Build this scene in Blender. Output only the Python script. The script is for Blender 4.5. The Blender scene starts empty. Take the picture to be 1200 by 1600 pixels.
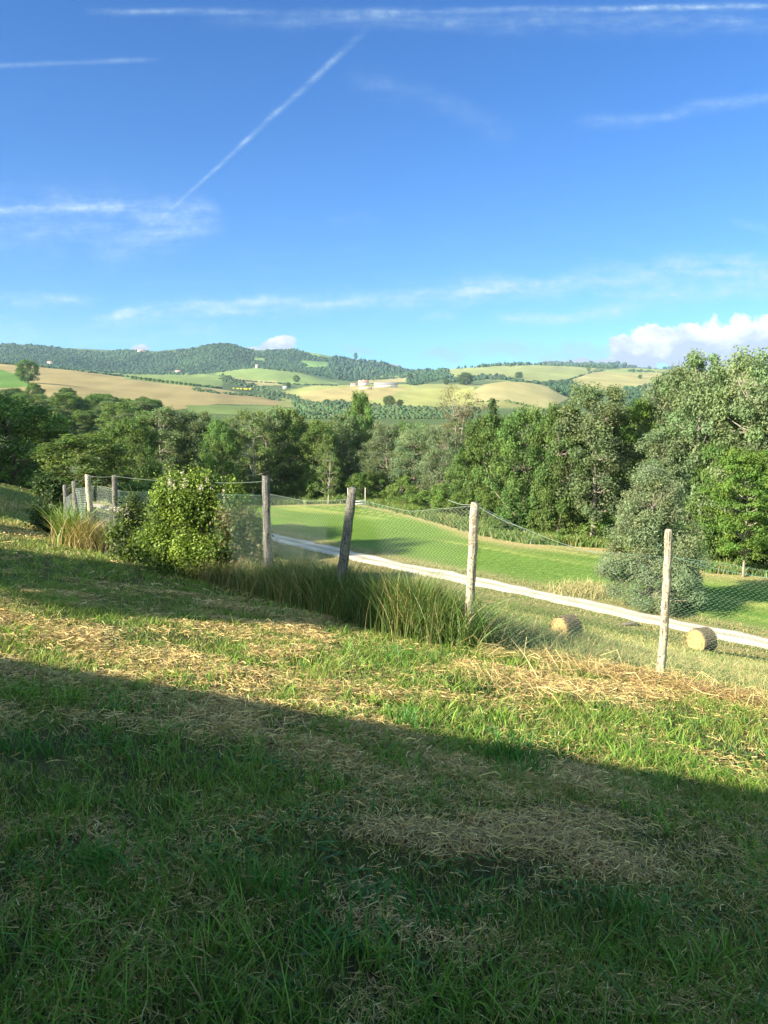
import bpy, math, numpy as np
from math import radians, sin, cos, tan, pi
np.seterr(all='ignore')
C = bpy.context.scene.collection
SUN_E=5.; SKY_E=.15; EXPO=2.; HAZE=.00005; SKYM=(.62,.95,1.22); CIRC=(1.0,1.36,1.66); SUNAZ=math.atan2(-.50,-.866); SUNEL=radians(26)
SD=np.array([cos(SUNEL)*cos(SUNAZ),cos(SUNEL)*sin(SUNAZ),sin(SUNEL)])
sc = bpy.context.scene
rng = np.random.default_rng(7)
# ------------------------------------------------------------ camera model
TH = radians(7.13); CAM = np.array([0., 0., 1.6]); F = 1200.
CT, ST = cos(TH), sin(TH)
def ray(u, v):
    a = (np.asarray(u, float)-600)/F; b = (800-np.asarray(v, float))/F
    return a, CT+b*ST, -ST+b*CT
def at(u, v, Y):                      # point on the sight line at distance Y
    a, y, z = ray(u, v); t = Y/y
    return np.stack([a*t, y*t+0*a, CAM[2]+z*t], -1)
def proj(x, y, z):
    dz = z-CAM[2]; dep = y*CT-dz*ST; up = y*ST+dz*CT
    dep = np.maximum(dep, .05)
    return 600+F*x/dep, 800-F*up/dep
def vz(v, Y):                         # height at distance Y seen on row v
    a, y, z = ray(600, v); return CAM[2]+z*Y/y
# ------------------------------------------------------------ noise
def _h(i, j, s):
    n = (i*374761393+j*668265263+s*1442695041) & 0xffffffff
    n = ((n ^ (n >> 13))*1274126177) & 0xffffffff
    return ((n ^ (n >> 16)) & 0xffff)/65535.
def vn(x, y, s=0):
    x = np.asarray(x, float); y = np.asarray(y, float)
    xi = np.floor(x).astype(np.int64); yi = np.floor(y).astype(np.int64)
    fx = x-xi; fy = y-yi; fx = fx*fx*(3-2*fx); fy = fy*fy*(3-2*fy)
    a = _h(xi, yi, s); b = _h(xi+1, yi, s); c = _h(xi, yi+1, s); d = _h(xi+1, yi+1, s)
    return (a*(1-fx)+b*fx)*(1-fy)+(c*(1-fx)+d*fx)*fy
def fbm(x, y, s=0, o=3):
    r = 0; a = .5; t = 0
    for k in range(o):
        r = r+a*vn(np.asarray(x)*2**k, np.asarray(y)*2**k, s+k*7); t += a; a *= .5
    return r/t
def sstep(a, b, x):
    t = np.clip((np.asarray(x, float)-a)/(b-a), 0, 1); return t*t*(3-2*t)
# ------------------------------------------------------------ terrain
FL = -10.5
def dfence(x, y): return .66*x+.75*y-8.6
def z_near(x, y):
    x = np.asarray(x, float); y = np.asarray(y, float)
    p = -.12*x-.13*y
    p = np.where(p > 2, 2+(p-2)*.25, p)
    d = dfence(x, y)-.25
    p = p-.113*(.5*(d+np.sqrt(d*d+1.5))-.02)
    p = p+1.9*np.exp(-((x+24)**2+(y-44)**2)/(2*11.**2))
    p = .5*(p+FL+np.sqrt((p-FL)**2+.5))
    p = p+.05*(fbm(x*.7, y*.7, 3)-.5)+.07*(fbm(x*.08, y*.08, 5, 2)-.5)*sstep(20, 60, y)
    return p
CY = np.array([130, 200, 330, 480, 700, 1000, 1400, 1900, 2500, 3200, 4400, 5200.])
ctrl = {
 130: [(-400, 750), (1600, 750)],
 200: [(-400, 680), (0, 684), (150, 690), (1600, 700)],
 330: [(-400, 640), (0, 646), (100, 646), (200, 658), (300, 668), (1600, 672)],
 480: [(-400, 612), (0, 618), (100, 620), (200, 632), (300, 641), (400, 646), (700, 648), (1600, 652)],
 700: [(-400, 584), (0, 588), (100, 599), (200, 613), (300, 625), (400, 637), (600, 638), (700, 640), (780, 632), (860, 636), (920, 645), (1600, 650)],
 1000: [(-400, 566), (0, 569), (60, 573), (120, 580), (200, 591), (300, 603), (400, 619), (460, 631), (560, 628), (700, 620), (735, 610), (760, 600), (790, 595.5), (825, 598), (860, 606), (885, 618), (920, 630), (1100, 636), (1600, 640)],
 1400: [(-400, 566), (0, 568), (100, 578), (200, 588), (280, 590), (350, 598), (400, 610), (450, 612), (500, 605), (560, 602), (700, 602), (760, 603), (870, 606), (960, 604), (1040, 606), (1600, 612)],
 1900: [(-400, 563), (0, 566), (100, 576), (200, 585), (300, 587), (350, 582), (400, 575), (440, 577), (480, 586), (520, 597), (600, 596), (700, 592), (800, 588), (900, 590), (1000, 590), (1100, 592), (1600, 600)],
 2500: [(-400, 560), (0, 563), (200, 582), (300, 582), (400, 577), (500, 580), (560, 586), (620, 583), (660, 584), (700, 577), (760, 572), (820, 569.5), (870, 571), (940, 574), (1000, 576), (1100, 580), (1600, 590)],
 3200: [(-400, 552), (-100, 545), (0, 538), (25, 534.5), (60, 536), (100, 545), (150, 548), (200, 546), (240, 550), (300, 544), (335, 536), (365, 537), (400, 548), (440, 546), (465, 543), (495, 546), (525, 556), (560, 564), (600, 567), (625, 574), (645, 580), (700, 578), (800, 575), (1000, 578), (1600, 592)],
 4400: [(-400, 560), (0, 555), (500, 575), (700, 578), (860, 568), (925, 566), (945, 569), (962, 567), (985, 572), (1020, 576), (1050, 576), (1075, 574), (1100, 579), (1200, 580), (1600, 592)],
 5200: [(-400, 580), (1600, 590)]}
TU = np.arange(-900, 2101, 5.); TL = np.linspace(math.log(130), math.log(5200), 420); TY = np.exp(TL)
_rows = []
for Y in CY:
    p = np.array(ctrl[int(Y)], float)
    v = np.interp(TU, p[:, 0], p[:, 1])
    kz = np.hanning(7); v = np.convolve(np.pad(v, 3, mode='edge'), kz/kz.sum(), 'valid')
    _rows.append(vz(v, Y))
_rows = np.array(_rows)
_rows[0] = FL
TZ = np.array([np.interp(TY, CY, _rows[:, i]) for i in range(len(TU))]).T
kk = np.hanning(15); kk /= kk.sum()
TZ = np.apply_along_axis(lambda c: np.convolve(np.pad(c, 7, mode='edge'), kk, 'valid'), 0, TZ)
def z_far(x, y):
    y = np.maximum(y, 1.); u = 600+F*(x/y)/CT
    fi = np.clip((u-TU[0])/5, 0, len(TU)-1.001); fj = np.clip((np.log(y)-TL[0])/(TL[1]-TL[0]), 0, len(TL)-1.001)
    i = fi.astype(int); j = fj.astype(int); a = fi-i; b = fj-j
    z = (TZ[j, i]*(1-a)+TZ[j, i+1]*a)*(1-b)+(TZ[j+1, i]*(1-a)+TZ[j+1, i+1]*a)*b
    return z+(fbm(x*.012, y*.012, 11)-.5)*4*sstep(300, 900, y)+(fbm(x*.0035, y*.002, 13, 3)-.5)*50*sstep(.06, -.02, x/np.maximum(y, 1))*sstep(2300, 2700, y)*sstep(3900, 3300, y)
def zt(x, y):
    x = np.asarray(x, float); y = np.asarray(y, float)
    w = sstep(125, 210, y); zn = z_near(x, y)
    return np.where(w > 0, zn*(1-w)+z_far(x, y)*w, zn)
_TT = np.concatenate([np.geomspace(1.2, 130, 330), np.geomspace(131.5, 5100, 420)])
def hit(u, v):                        # where sight lines meet the terrain
    u = np.atleast_1d(np.asarray(u, float)); v = np.atleast_1d(np.asarray(v, float)); res = []
    for i in range(0, len(u), 400):
        a, y, z = ray(u[i:i+400], v[i:i+400]); Y = _TT[None]; X = (a/y)[:, None]*Y; Z = CAM[2]+(z/y)[:, None]*Y
        D = Z-zt(X, np.broadcast_to(Y, X.shape)); h = D <= 0; k = np.argmax(h, 1); ok = h.any(1) & (k > 0); r = np.arange(len(k)); k = np.maximum(k, 1)
        d0 = D[r, k-1]; d1 = D[r, k]; t = d0/(d0-d1+1e-12); yy = _TT[k-1]+t*(_TT[k]-_TT[k-1]); xx = a/y*yy
        o = np.stack([xx, yy, zt(xx, yy)], -1); o[~ok] = np.nan; res.append(o)
    return np.concatenate(res)
def hit1(u, v): return hit([u], [v])[0]
# ------------------------------------------------------------ mesh helpers
def mesh(name, V, quads=None, tris=None, col=None, smooth=False):
    V = np.asarray(V, np.float32); me = bpy.data.meshes.new(name)
    nq = 0 if quads is None else len(quads); nt = 0 if tris is None else len(tris)
    me.vertices.add(len(V)); me.vertices.foreach_set('co', V.ravel())
    parts = []
    if nq: parts.append(np.asarray(quads, np.int32).ravel())
    if nt: parts.append(np.asarray(tris, np.int32).ravel())
    lp = np.concatenate(parts); me.loops.add(len(lp)); me.loops.foreach_set('vertex_index', lp)
    st = np.concatenate([np.arange(nq)*4, nq*4+np.arange(nt)*3]).astype(np.int32)
    tot = np.concatenate([np.full(nq, 4), np.full(nt, 3)]).astype(np.int32)
    me.polygons.add(nq+nt); me.polygons.foreach_set('loop_start', st); me.polygons.foreach_set('loop_total', tot)
    if smooth: me.polygons.foreach_set('use_smooth', np.ones(nq+nt, bool))
    if col is not None:
        ca = me.color_attributes.new('Col', 'FLOAT_COLOR', 'POINT')
        c4 = np.ones((len(V), 4), np.float32); c4[:, :3] = col; ca.data.foreach_set('color', c4.ravel())
    me.update(calc_edges=True)
    return me
class MB:
    def __init__(s): s.V = []; s.Q = []; s.T = []; s.c = []; s.n = 0
    def add(s, V, Q=None, T=None, col=None):
        V = np.asarray(V, float)
        if Q is not None and len(Q): s.Q.append(np.asarray(Q, int)+s.n)
        if T is not None and len(T): s.T.append(np.asarray(T, int)+s.n)
        c = np.broadcast_to(np.array([.5, .5, .5]) if col is None else np.asarray(col, float), (len(V), 3))
        s.V.append(V); s.c.append(c); s.n += len(V)
    def tube(s, P, R, n=6, col=None, cap=True, jit=0):
        P = np.asarray(P, float); R = np.broadcast_to(R, (len(P),)).astype(float)
        m = len(P); T = np.gradient(P, axis=0); T /= np.linalg.norm(T, axis=1)[:, None]+1e-9
        ref = np.array([0, 0, 1.]) if abs(T[0, 2]) < .9 else np.array([1., 0, 0])
        A = np.cross(T, ref); A /= np.linalg.norm(A, axis=1)[:, None]+1e-9; B = np.cross(T, A)
        an = np.arange(n)*2*pi/n
        rr = R[:, None]*(1+(jit*(rng.random((m, n))-.5) if jit else 0))
        V = P[:, None]+A[:, None]*(np.cos(an)*rr)[..., None]+B[:, None]*(np.sin(an)*rr)[..., None]
        i = np.arange(m-1)[:, None]*n; j = np.arange(n); k = (j+1) % n
        Q = np.stack([i+j, i+k, i+k+n, i+j+n], -1).reshape(-1, 4)
        V = V.reshape(-1, 3); Tn = None
        if cap:
            V = np.vstack([V, P[0], P[-1]]); a = m*n; b = a+1
            Tn = [(a, kx, jx) for jx, kx in zip(j, k)]+[(b, (m-1)*n+jx, (m-1)*n+kx) for jx, kx in zip(j, k)]
        s.add(V, Q, Tn, col)
    def box(s, x0, x1, y0, y1, z0, z1, col=None):
        V = [(x, y, z) for z in (z0, z1) for y in (y0, y1) for x in (x0, x1)]
        s.add(V, [(0, 2, 3, 1), (4, 5, 7, 6), (0, 1, 5, 4), (2, 6, 7, 3), (0, 4, 6, 2), (1, 3, 7, 5)], None, col)
    def build(s, name, mat, parent=None, smooth=False):
        me = mesh(name, np.vstack(s.V), np.vstack(s.Q) if s.Q else None, np.vstack(s.T) if s.T else None, np.vstack(s.c), smooth)
        return link(name, me, mat, parent)
def link(name, me, mat=None, parent=None):
    o = bpy.data.objects.new(name, me); C.objects.link(o)
    if mat is not None and not me.materials: me.materials.append(mat)
    if parent is not None: o.parent = parent
    return o
def tag(o, label=None, cat=None, group=None, kind=None):
    if label: o['label'] = label
    if cat: o['category'] = cat
    if group: o['group'] = group
    if kind: o['kind'] = kind
    return o
def empty(name, loc, rz=0, **k):
    o = bpy.data.objects.new(name, None); C.objects.link(o); o.location = [float(t) for t in loc]; o.rotation_euler[2] = rz
    o.empty_display_size = .3
    return tag(o, **k)
# ------------------------------------------------------------ materials
def newmat(name):
    m = bpy.data.materials.new(name); m.use_nodes = True; nt = m.node_tree; nt.nodes.clear()
    return m, nt
class NT:
    def __init__(s, nt): s.nt = nt
    def n(s, t, ins=None, **kw):
        nd = s.nt.nodes.new(t)
        for k, v in kw.items(): setattr(nd, k, v)
        for k, v in (ins or {}).items():
            if isinstance(v, bpy.types.NodeSocket): s.nt.links.new(v, nd.inputs[k])
            else: nd.inputs[k].default_value = v
        return nd
    def m(s, op, a, b=0., c=0., clamp=False):
        return s.n('ShaderNodeMath', {0: a, 1: b, 2: c}, operation=op, use_clamp=clamp).outputs[0]
    def mix(s, f, a, b, bt='MIX'):
        nd = s.n('ShaderNodeMix', data_type='RGBA', blend_type=bt)
        for i, v in ((0, f), (6, a), (7, b)):
            if isinstance(v, bpy.types.NodeSocket): s.nt.links.new(v, nd.inputs[i])
            elif i == 0: nd.inputs[0].default_value = v
            else: nd.inputs[i].default_value = (*v[:3], 1)
        return nd.outputs[2]
    def ramp(s, f, a, b):
        return s.n('ShaderNodeMapRange', {0: f, 1: a, 2: b}, clamp=True).outputs[0]
def mat_leaf(name, transl=.35, rough=.55, spec=.25, objvar=.18, tcol=(1.0, 1.15, .45)):
    m, nt = newmat(name); N = NT(nt)
    col = N.n('ShaderNodeAttribute', attribute_name='Col').outputs['Color']
    oi = N.n('ShaderNodeObjectInfo').outputs['Random']
    v = N.m('ADD', N.m('MULTIPLY', oi, 2*objvar), 1-objvar)
    hs = N.n('ShaderNodeHueSaturation', {'Hue': N.m('ADD', N.m('MULTIPLY', oi, .016), .492), 'Value': v, 'Color': col}).outputs[0]
    p = N.n('ShaderNodeBsdfPrincipled', {'Base Color': hs, 'Roughness': rough, 'Specular IOR Level': spec})
    t = N.n('ShaderNodeBsdfTranslucent', {'Color': N.mix(1., hs, tcol, 'MULTIPLY')})
    mx = N.n('ShaderNodeMixShader', {0: transl, 1: p.outputs[0], 2: t.outputs[0]})
    nt.links.new(mx.outputs[0], N.n('ShaderNodeOutputMaterial').inputs[0])
    return m
def mat_col(name, rough=.9, spec=.15, ns=(8., 40.), amt=.35, bump=.3, bs=30., dist=.02, spot=None):
    m, nt = newmat(name); N = NT(nt)
    col = N.n('ShaderNodeAttribute', attribute_name='Col').outputs['Color']
    tc = N.n('ShaderNodeTexCoord').outputs['Object']
    f = 1.0
    for s in ns:
        no = N.n('ShaderNodeTexNoise', {'Vector': tc, 'Scale': s, 'Detail': 4., 'Roughness': .6}).outputs[0]
        g = N.m('ADD', N.m('MULTIPLY', no, 2*amt), 1-amt)
        f = g if isinstance(f, float) else N.m('MULTIPLY', f, g)
    cm = N.n('ShaderNodeVectorMath', {0: col}, operation='SCALE'); nt.links.new(f, cm.inputs['Scale'])
    c = cm.outputs[0]
    if spot:
        no = N.n('ShaderNodeTexNoise', {'Vector': tc, 'Scale': spot[0], 'Detail': 3.}).outputs[0]
        c = N.mix(N.ramp(no, spot[1], spot[1]+.06), c, spot[2])
    bn = N.n('ShaderNodeTexNoise', {'Vector': tc, 'Scale': bs, 'Detail': 5.}).outputs[0]
    bp = N.n('ShaderNodeBump', {'Height': bn, 'Strength': bump, 'Distance': dist}).outputs[0]
    p = N.n('ShaderNodeBsdfPrincipled', {'Base Color': c, 'Roughness': rough, 'Specular IOR Level': spec, 'Normal': bp})
    nt.links.new(p.outputs[0], N.n('ShaderNodeOutputMaterial').inputs[0])
    return m
M = {}
M['leaf'] = mat_leaf('leaf', .4, rough=.65, spec=.12)
M['leaf_near'] = mat_leaf('leaf_near', .35, objvar=.02)
M['grass'] = mat_leaf('grass_blade', .35, .5, .3, objvar=0.0)
M['straw'] = mat_leaf('straw', .15, .7, .2, objvar=0.0, tcol=(1, .9, .6))
M['bark'] = mat_col('bark', ns=(3., 14.), bump=.6, bs=12., dist=.05)
M['far'] = mat_col('far_foliage', ns=(.05, .25), amt=.25, bump=0., bs=1.)
# ------------------------------------------------------------ plan curves of the place
def poly_plan(pts): return np.array([hit1(u, v)[:2] for u, v in pts])
def seg_dist(x, y, P):
    best = np.full(np.shape(x), 1e9)
    for a, b in zip(P[:-1], P[1:]):
        d = b-a; L = d@d; t = np.clip(((x-a[0])*d[0]+(y-a[1])*d[1])/L, 0, 1)
        best = np.minimum(best, np.hypot(x-a[0]-t*d[0], y-a[1]-t*d[1]))
    return best
HAY = [(poly_plan([(-60, 775), (0, 772), (45, 780)]), 5., .9), (poly_plan([(-60, 812), (0, 826), (60, 838)]), 1.0, .7), (poly_plan([(-150, 925), (0, 968), (150, 1005), (300, 1045), (430, 1062)]), .42, 1.),
       (poly_plan([(-60, 1040), (200, 1075), (350, 1120), (500, 1165), (650, 1245), (780, 1285), (950, 1340)]), .30, .95),
       (poly_plan([(500, 1110), (650, 1180), (860, 1290), (1250, 1430)]), .28, .6),
       (poly_plan([(20, 1290), (130, 1310), (220, 1370)]), .12, .6),
       (poly_plan([(560, 1440), (700, 1480), (800, 1470)]), .12, .5),
       (poly_plan([(740, 1045), (900, 1078), (1050, 1085), (1200, 1105), (1400, 1140)]), .42, 1.)]
def hay(x, y):
    wx = x+.5*(fbm(x*1.6, y*1.6, 21)-.5); wy = y+.5*(fbm(x*1.6, y*1.6, 23)-.5)
    r = np.zeros(np.shape(x))
    for P, w, a in HAY: r = np.maximum(r, a*np.exp(-(seg_dist(wx, wy, P)/w)**2))
    n = fbm(x*1.7, y*1.7, 31, 4)
    r = np.clip(r*(2.6*n-.42), 0, 1)
    r = np.maximum(r, .8*sstep(.60, .74, fbm(x*.9+7, y*1.4, 37, 4))*sstep(-6, 1, x+y*.2))
    return r
ROADP = poly_plan([(1420, 1052), (1200, 1006), (1050, 975), (900, 941), (760, 912), (600, 880), (500, 856), (430, 840), (380, 829)])
_d = ROADP[-1]-ROADP[-3]; _d /= np.linalg.norm(_d); ROADP = np.vstack([ROADP[0]-_d*12, ROADP, ROADP[-1]+_d*15+[-1.5, 0], ROADP[-1]+_d*32+[-6, 0]])
EDGE = poly_plan([(380, 789), (430, 790), (560, 787), (625, 801), (690, 818), (760, 838), (830, 851), (960, 858), (1050, 878), (1130, 898), (1250, 906), (1500, 925)])
FIELDS = [
 (450, 1080, [(-900, 540), (0, 567), (60, 571), (120, 578), (200, 589), (300, 601), (440, 624), (458, 634), (340, 631), (240, 645), (-900, 690)], (.31, .245, .11)),
 (450, 900, [(-900, 572), (0, 577), (35, 588), (55, 604), (-900, 640)], (.11, .20, .04)),
 (450, 900, [(290, 633), (440, 634), (475, 650), (300, 655)], (.15, .20, .06)),
 (1000, 2300, [(170, 583), (300, 583), (352, 588), (345, 606), (300, 606), (200, 592)], (.17, .22, .07)),
 (1080, 2450, [(335, 583), (400, 572), (440, 575), (480, 586), (530, 600), (440, 600), (345, 592)], (.19, .25, .08)),
 (1080, 2000, [(345, 590), (430, 595), (440, 602), (380, 602)], (.30, .27, .12)),
 (700, 1500, [(440, 612), (500, 600), (560, 600), (740, 600), (745, 650), (430, 650)], (.26, .27, .09)),
 (700, 1500, [(470, 612), (560, 603), (640, 606), (600, 622), (500, 635), (468, 628)], (.34, .28, .12)),
 (700, 1500, [(620, 610), (700, 605), (740, 612), (735, 632), (640, 628)], (.30, .30, .10)),
 (1400, 2600, [(555, 586), (590, 580), (648, 582), (650, 597), (560, 599)], (.33, .29, .13)),
 (1000, 1400, [(655, 592), (700, 588), (750, 590), (750, 604), (650, 604)], (.29, .28, .12)),
 (600, 1150, [(738, 612), (758, 599), (790, 594), (825, 596), (862, 605), (890, 622), (840, 645), (745, 645)], (.31, .275, .13)),
 (600, 820, [(745, 628), (790, 626), (830, 634), (800, 650), (740, 650)], (.24, .24, .09)),
 (1400, 2600, [(690, 574), (760, 569), (820, 567), (940, 571), (920, 582), (880, 596), (800, 596), (700, 590)], (.24, .26, .10)),
 (1300, 2600, [(880, 598), (930, 579), (1000, 574), (1120, 577), (1500, 590), (1500, 612), (1050, 605), (960, 612), (890, 612)], (.30, .27, .11)),
 (1900, 2600, [(930, 580), (1000, 574), (1060, 578), (1000, 584)], (.22, .26, .09)),
 (2500, 3300, [(462, 541), (490, 543), (525, 553), (522, 563), (490, 556), (465, 547)], (.18, .27, .07)),
 (2500, 3300, [(470, 563), (520, 566), (522, 574), (480, 574)], (.15, .25, .07)),
 (2000, 3300, [(395, 558), (415, 560), (412, 565), (396, 563)], (.17, .25, .08)),
]
def inpoly(u, v, P):
    r = np.zeros(np.shape(u), bool); n = len(P)
    for i in range(n):
        x1, y1 = P[i]; x2, y2 = P[(i+1) % n]
        c = ((y1 > v) != (y2 > v)) & (u < (x2-x1)*(v-y1)/((y2-y1) or 1e-9)+x1); r ^= c
    return r
def ground_color(x, y, z):
    u, v = proj(x, y, z)
    d = dfence(x, y)
    n1 = fbm(x*.5, y*.5, 41, 4); n2 = fbm(x*3, y*3, 43, 3)
    h = hay(x, y)
    A = np.array
    c = A([.085, .08, .032])+(n2[..., None]-.5)*A([.08, .07, .03])
    c = c*(1-h[..., None])+h[..., None]*A([.19, .125, .05])
    # bank below the fence: dry grass
    w = sstep(.5, 3, d)[..., None]
    dry = sstep(.42, .62, fbm(x*.25, y*.5, 47, 4))[..., None]
    bank = A([.13, .145, .04])*(1-dry)+A([.25, .20, .075])*dry
    c = c*(1-w)+bank*w
    # field
    rd = seg_dist(x, y, ROADP)
    side = (x-ROADP[3][0])*_nx[0]+(y-ROADP[3][1])*_nx[1]
    ed = seg_dist(x, y, EDGE)
    fw = (sstep(1.6, 3.2, side)*sstep(130, 122, y)*sstep(-50, -38, x))[..., None]
    st = vn(side*1.5+.6*fbm(x*.1, y*.1, 51), x*.03, 55)
    fn = fbm(x*.12, y*.2, 53, 4)
    fld = A([.105, .18, .025])*(.78+.44*fn[..., None])
    fld = fld+A([.17, .12, .045])*(sstep(.5, .85, st)*sstep(.32, .55, fbm(x*.06, y*.06, 57))*.9)[..., None]
    tanw = (np.exp(-((side-6)/5.)**2)*sstep(.42, .62, fbm(x*.2, y*.2, 59))*sstep(-5, -18, x))[..., None]
    fld = fld*(1-tanw)+A([.24, .2, .09])*tanw
    c = c*(1-fw)+fld*fw
    # dry margins of the road and of the field
    mw = np.clip(np.exp(-((rd-2.2)/1.3)**2)*(.35+.8*fbm(x*.5, y*.5, 61)), 0, 1)[..., None]
    c = c*(1-mw)+A([.27, .23, .10])*mw
    ew = np.clip(np.exp(-(ed/(1.1+1.6*sstep(3, 12, x)))**2)*(.5+.9*fbm(x*.3, y*.3, 63)), 0, 1)[..., None]*(y < 125)[..., None]
    c = c*(1-ew)+A([.34, .27, .12])*ew
    # beyond the field edge: rough meadow and wood floor
    beyond = (ed_side(x, y) > 0)
    bw = (sstep(0, 2.5, ed)*beyond)[..., None]
    wood = A([.09, .15, .035])*(.7+.6*fbm(x*.3, y*.3, 65)[..., None])
    c = c*(1-bw)+wood*bw
    # far land
    fr = y > 135
    if fr.any():
        base = A([.07, .10, .035])*(.75+.5*fbm(x*.01, y*.01, 71, 3)[..., None])
        c = np.where(fr[..., None], base, c)
        uu = u+(fbm(x*.05, y*.05, 73)-.5)*5; vv = v+(fbm(x*.05, y*.05, 75)-.5)*2
        for y0, y1, P, col in FIELDS:
            k = inpoly(uu, vv, P) & (y >= y0) & (y <= y1)
            t = A(col)*A([.80, .81, .76])*(.70+.5*fbm(x*.03, y*.008, 77, 5)[..., None])*(1+.16*(vn((x+.2*y)*.12, y*.004, 76)[..., None]-.5))*(1+.10*(fbm((x*.9+y*.3)*.06, y*.002, 79, 2)-.5)*2)[..., None]
            c = np.where(k[..., None], t, c)
    return np.clip(c, .01, .8)
_r = ROADP[6]-ROADP[3]; _r /= np.linalg.norm(_r); _nx = np.array([-_r[1], _r[0]])
if _nx[1] < 0: _nx = -_nx
def ed_side(x, y):
    ey = np.interp(x, EDGE[::-1][:, 0] if EDGE[0, 0] > EDGE[-1, 0] else EDGE[:, 0], EDGE[::-1][:, 1] if EDGE[0, 0] > EDGE[-1, 0] else EDGE[:, 1])
    return np.where(x < EDGE[:, 0].min(), -1, y-ey)
# ------------------------------------------------------------ ground and hills: one sheet, split where the valley woods stand
ks = np.concatenate([np.linspace(-1.5, -.62, 60, endpoint=False), np.linspace(-.62, .62, 620), np.linspace(.62, 1.5, 61)[1:]])
ys = np.geomspace(1.0, 5100+3, 720)-3
def sheet(y_arr, name):
    Yg, Kg = np.meshgrid(y_arr, ks, indexing='ij'); Xg = Kg*(Yg+3); Zg = zt(Xg, Yg)
    col = ground_color(Xg, Yg, Zg).reshape(-1, 3)
    n = len(ks); m = len(y_arr); i = (np.arange(m-1)[:, None]*n+np.arange(n-1)).ravel()
    Q = np.stack([i, i+1, i+n+1, i+n], -1)
    return mesh(name, np.stack([Xg, Yg, Zg], -1).reshape(-1, 3), Q, None, col, True)
m, nt = newmat('ground'); N = NT(nt)
col = N.n('ShaderNodeAttribute', attribute_name='Col').outputs['Color']
tc = N.n('ShaderNodeTexCoord').outputs['Object']
f = None
for s, am in ((.35, .12), (2.2, .22), (11., .35), (60., .45)):
    no = N.n('ShaderNodeTexNoise', {'Vector': tc, 'Scale': s, 'Detail': 4., 'Roughness': .65}).outputs[0]
    g = N.m('ADD', N.m('MULTIPLY', no, 2*am), 1-am); f = g if f is None else N.m('MULTIPLY', f, g)
cm = N.n('ShaderNodeVectorMath', {0: col}, operation='SCALE'); nt.links.new(f, cm.inputs['Scale'])
b1 = N.n('ShaderNodeTexNoise', {'Vector': tc, 'Scale': 6., 'Detail': 8., 'Roughness': .75}).outputs[0]
bp = N.n('ShaderNodeBump', {'Height': b1, 'Strength': .9, 'Distance': .12}).outputs[0]
p = N.n('ShaderNodeBsdfPrincipled', {'Base Color': cm.outputs[0], 'Roughness': .95, 'Specular IOR Level': .1, 'Normal': bp})
nt.links.new(p.outputs[0], N.n('ShaderNodeOutputMaterial').inputs[0]); M['ground'] = m
js = int(np.searchsorted(ys, 135))
tag(link('ground', sheet(ys[:js+1], 'ground'), M['ground']), kind='structure', label='mown sloping lawn, bank and green valley field')
tag(link('hills', sheet(ys[js:], 'hills'), M['ground']), kind='structure', label='rolling farmed hills beyond the valley')
# ground behind the camera
xb = np.linspace(-90, 90, 91); yb = np.concatenate([np.linspace(-70, -3, 40), [-2.02]])
Yg, Xg = np.meshgrid(yb, xb, indexing='ij'); Zg = zt(Xg, Yg)-.01
i = (np.arange(len(yb)-1)[:, None]*91+np.arange(90)).ravel()
tag(link('yard_ground', mesh('yard_ground', np.stack([Xg, Yg, Zg], -1).reshape(-1, 3), np.stack([i, i+1, i+92, i+91], -1), None, ground_color(Xg, Yg, Zg).reshape(-1, 3), True), M['ground']), kind='structure')
# road
P = []; 
for a, b in zip(ROADP[:-1], ROADP[1:]):
    n = max(2, int(np.linalg.norm(b-a)/.5)); P += [a+(b-a)*t for t in np.arange(n)/n]
P = np.array(P); kz = np.hanning(13); kz /= kz.sum()
P = np.stack([np.convolve(np.pad(P[:, i], 6, mode='edge'), kz, 'valid') for i in (0, 1)], -1)
T = np.gradient(P, axis=0); T /= np.linalg.norm(T, axis=1)[:, None]; S = np.stack([-T[:, 1], T[:, 0]], -1)
W = np.linspace(-1, 1, 15); wl = 1.3+.5*(fbm(np.arange(len(P))*.35, np.zeros(len(P)), 81)-.5)*2
XY = P[:, None]+S[:, None]*(W[None, :, None]*wl[:, None, None])
Z = zt(XY[..., 0], XY[..., 1])+.05-.045*np.abs(W)**6
i = (np.arange(len(P)-1)[:, None]*15+np.arange(14)).ravel()
cn = (.65+.6*fbm(XY[..., 0]*1.1, XY[..., 1]*1.1, 83, 4))[..., None]
rut = (np.exp(-((np.abs(W)-.5)/.2)**2)*.38)[None, :, None]
cc = np.array([.44, .385, .31])*cn*(1+rut)
mid = (np.exp(-(W/.16)**2)[None, :]*sstep(.35, .6, fbm(XY[..., 0]*.8, XY[..., 1]*.8, 85)))[..., None]
cc = cc*(1-.75*mid)+np.array([.24, .25, .1])*.75*mid
M['gravel'] = mat_col('gravel', ns=(3., 25.), amt=.22, bump=.5, bs=20., dist=.03)
tag(link('gravel_road', mesh('gravel_road', np.concatenate([XY, Z[..., None]], -1).reshape(-1, 3), np.stack([i, i+1, i+16, i+15], -1), None, cc.reshape(-1, 3), True), M['gravel']), kind='structure', label='pale gravel track crossing the valley')
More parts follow.
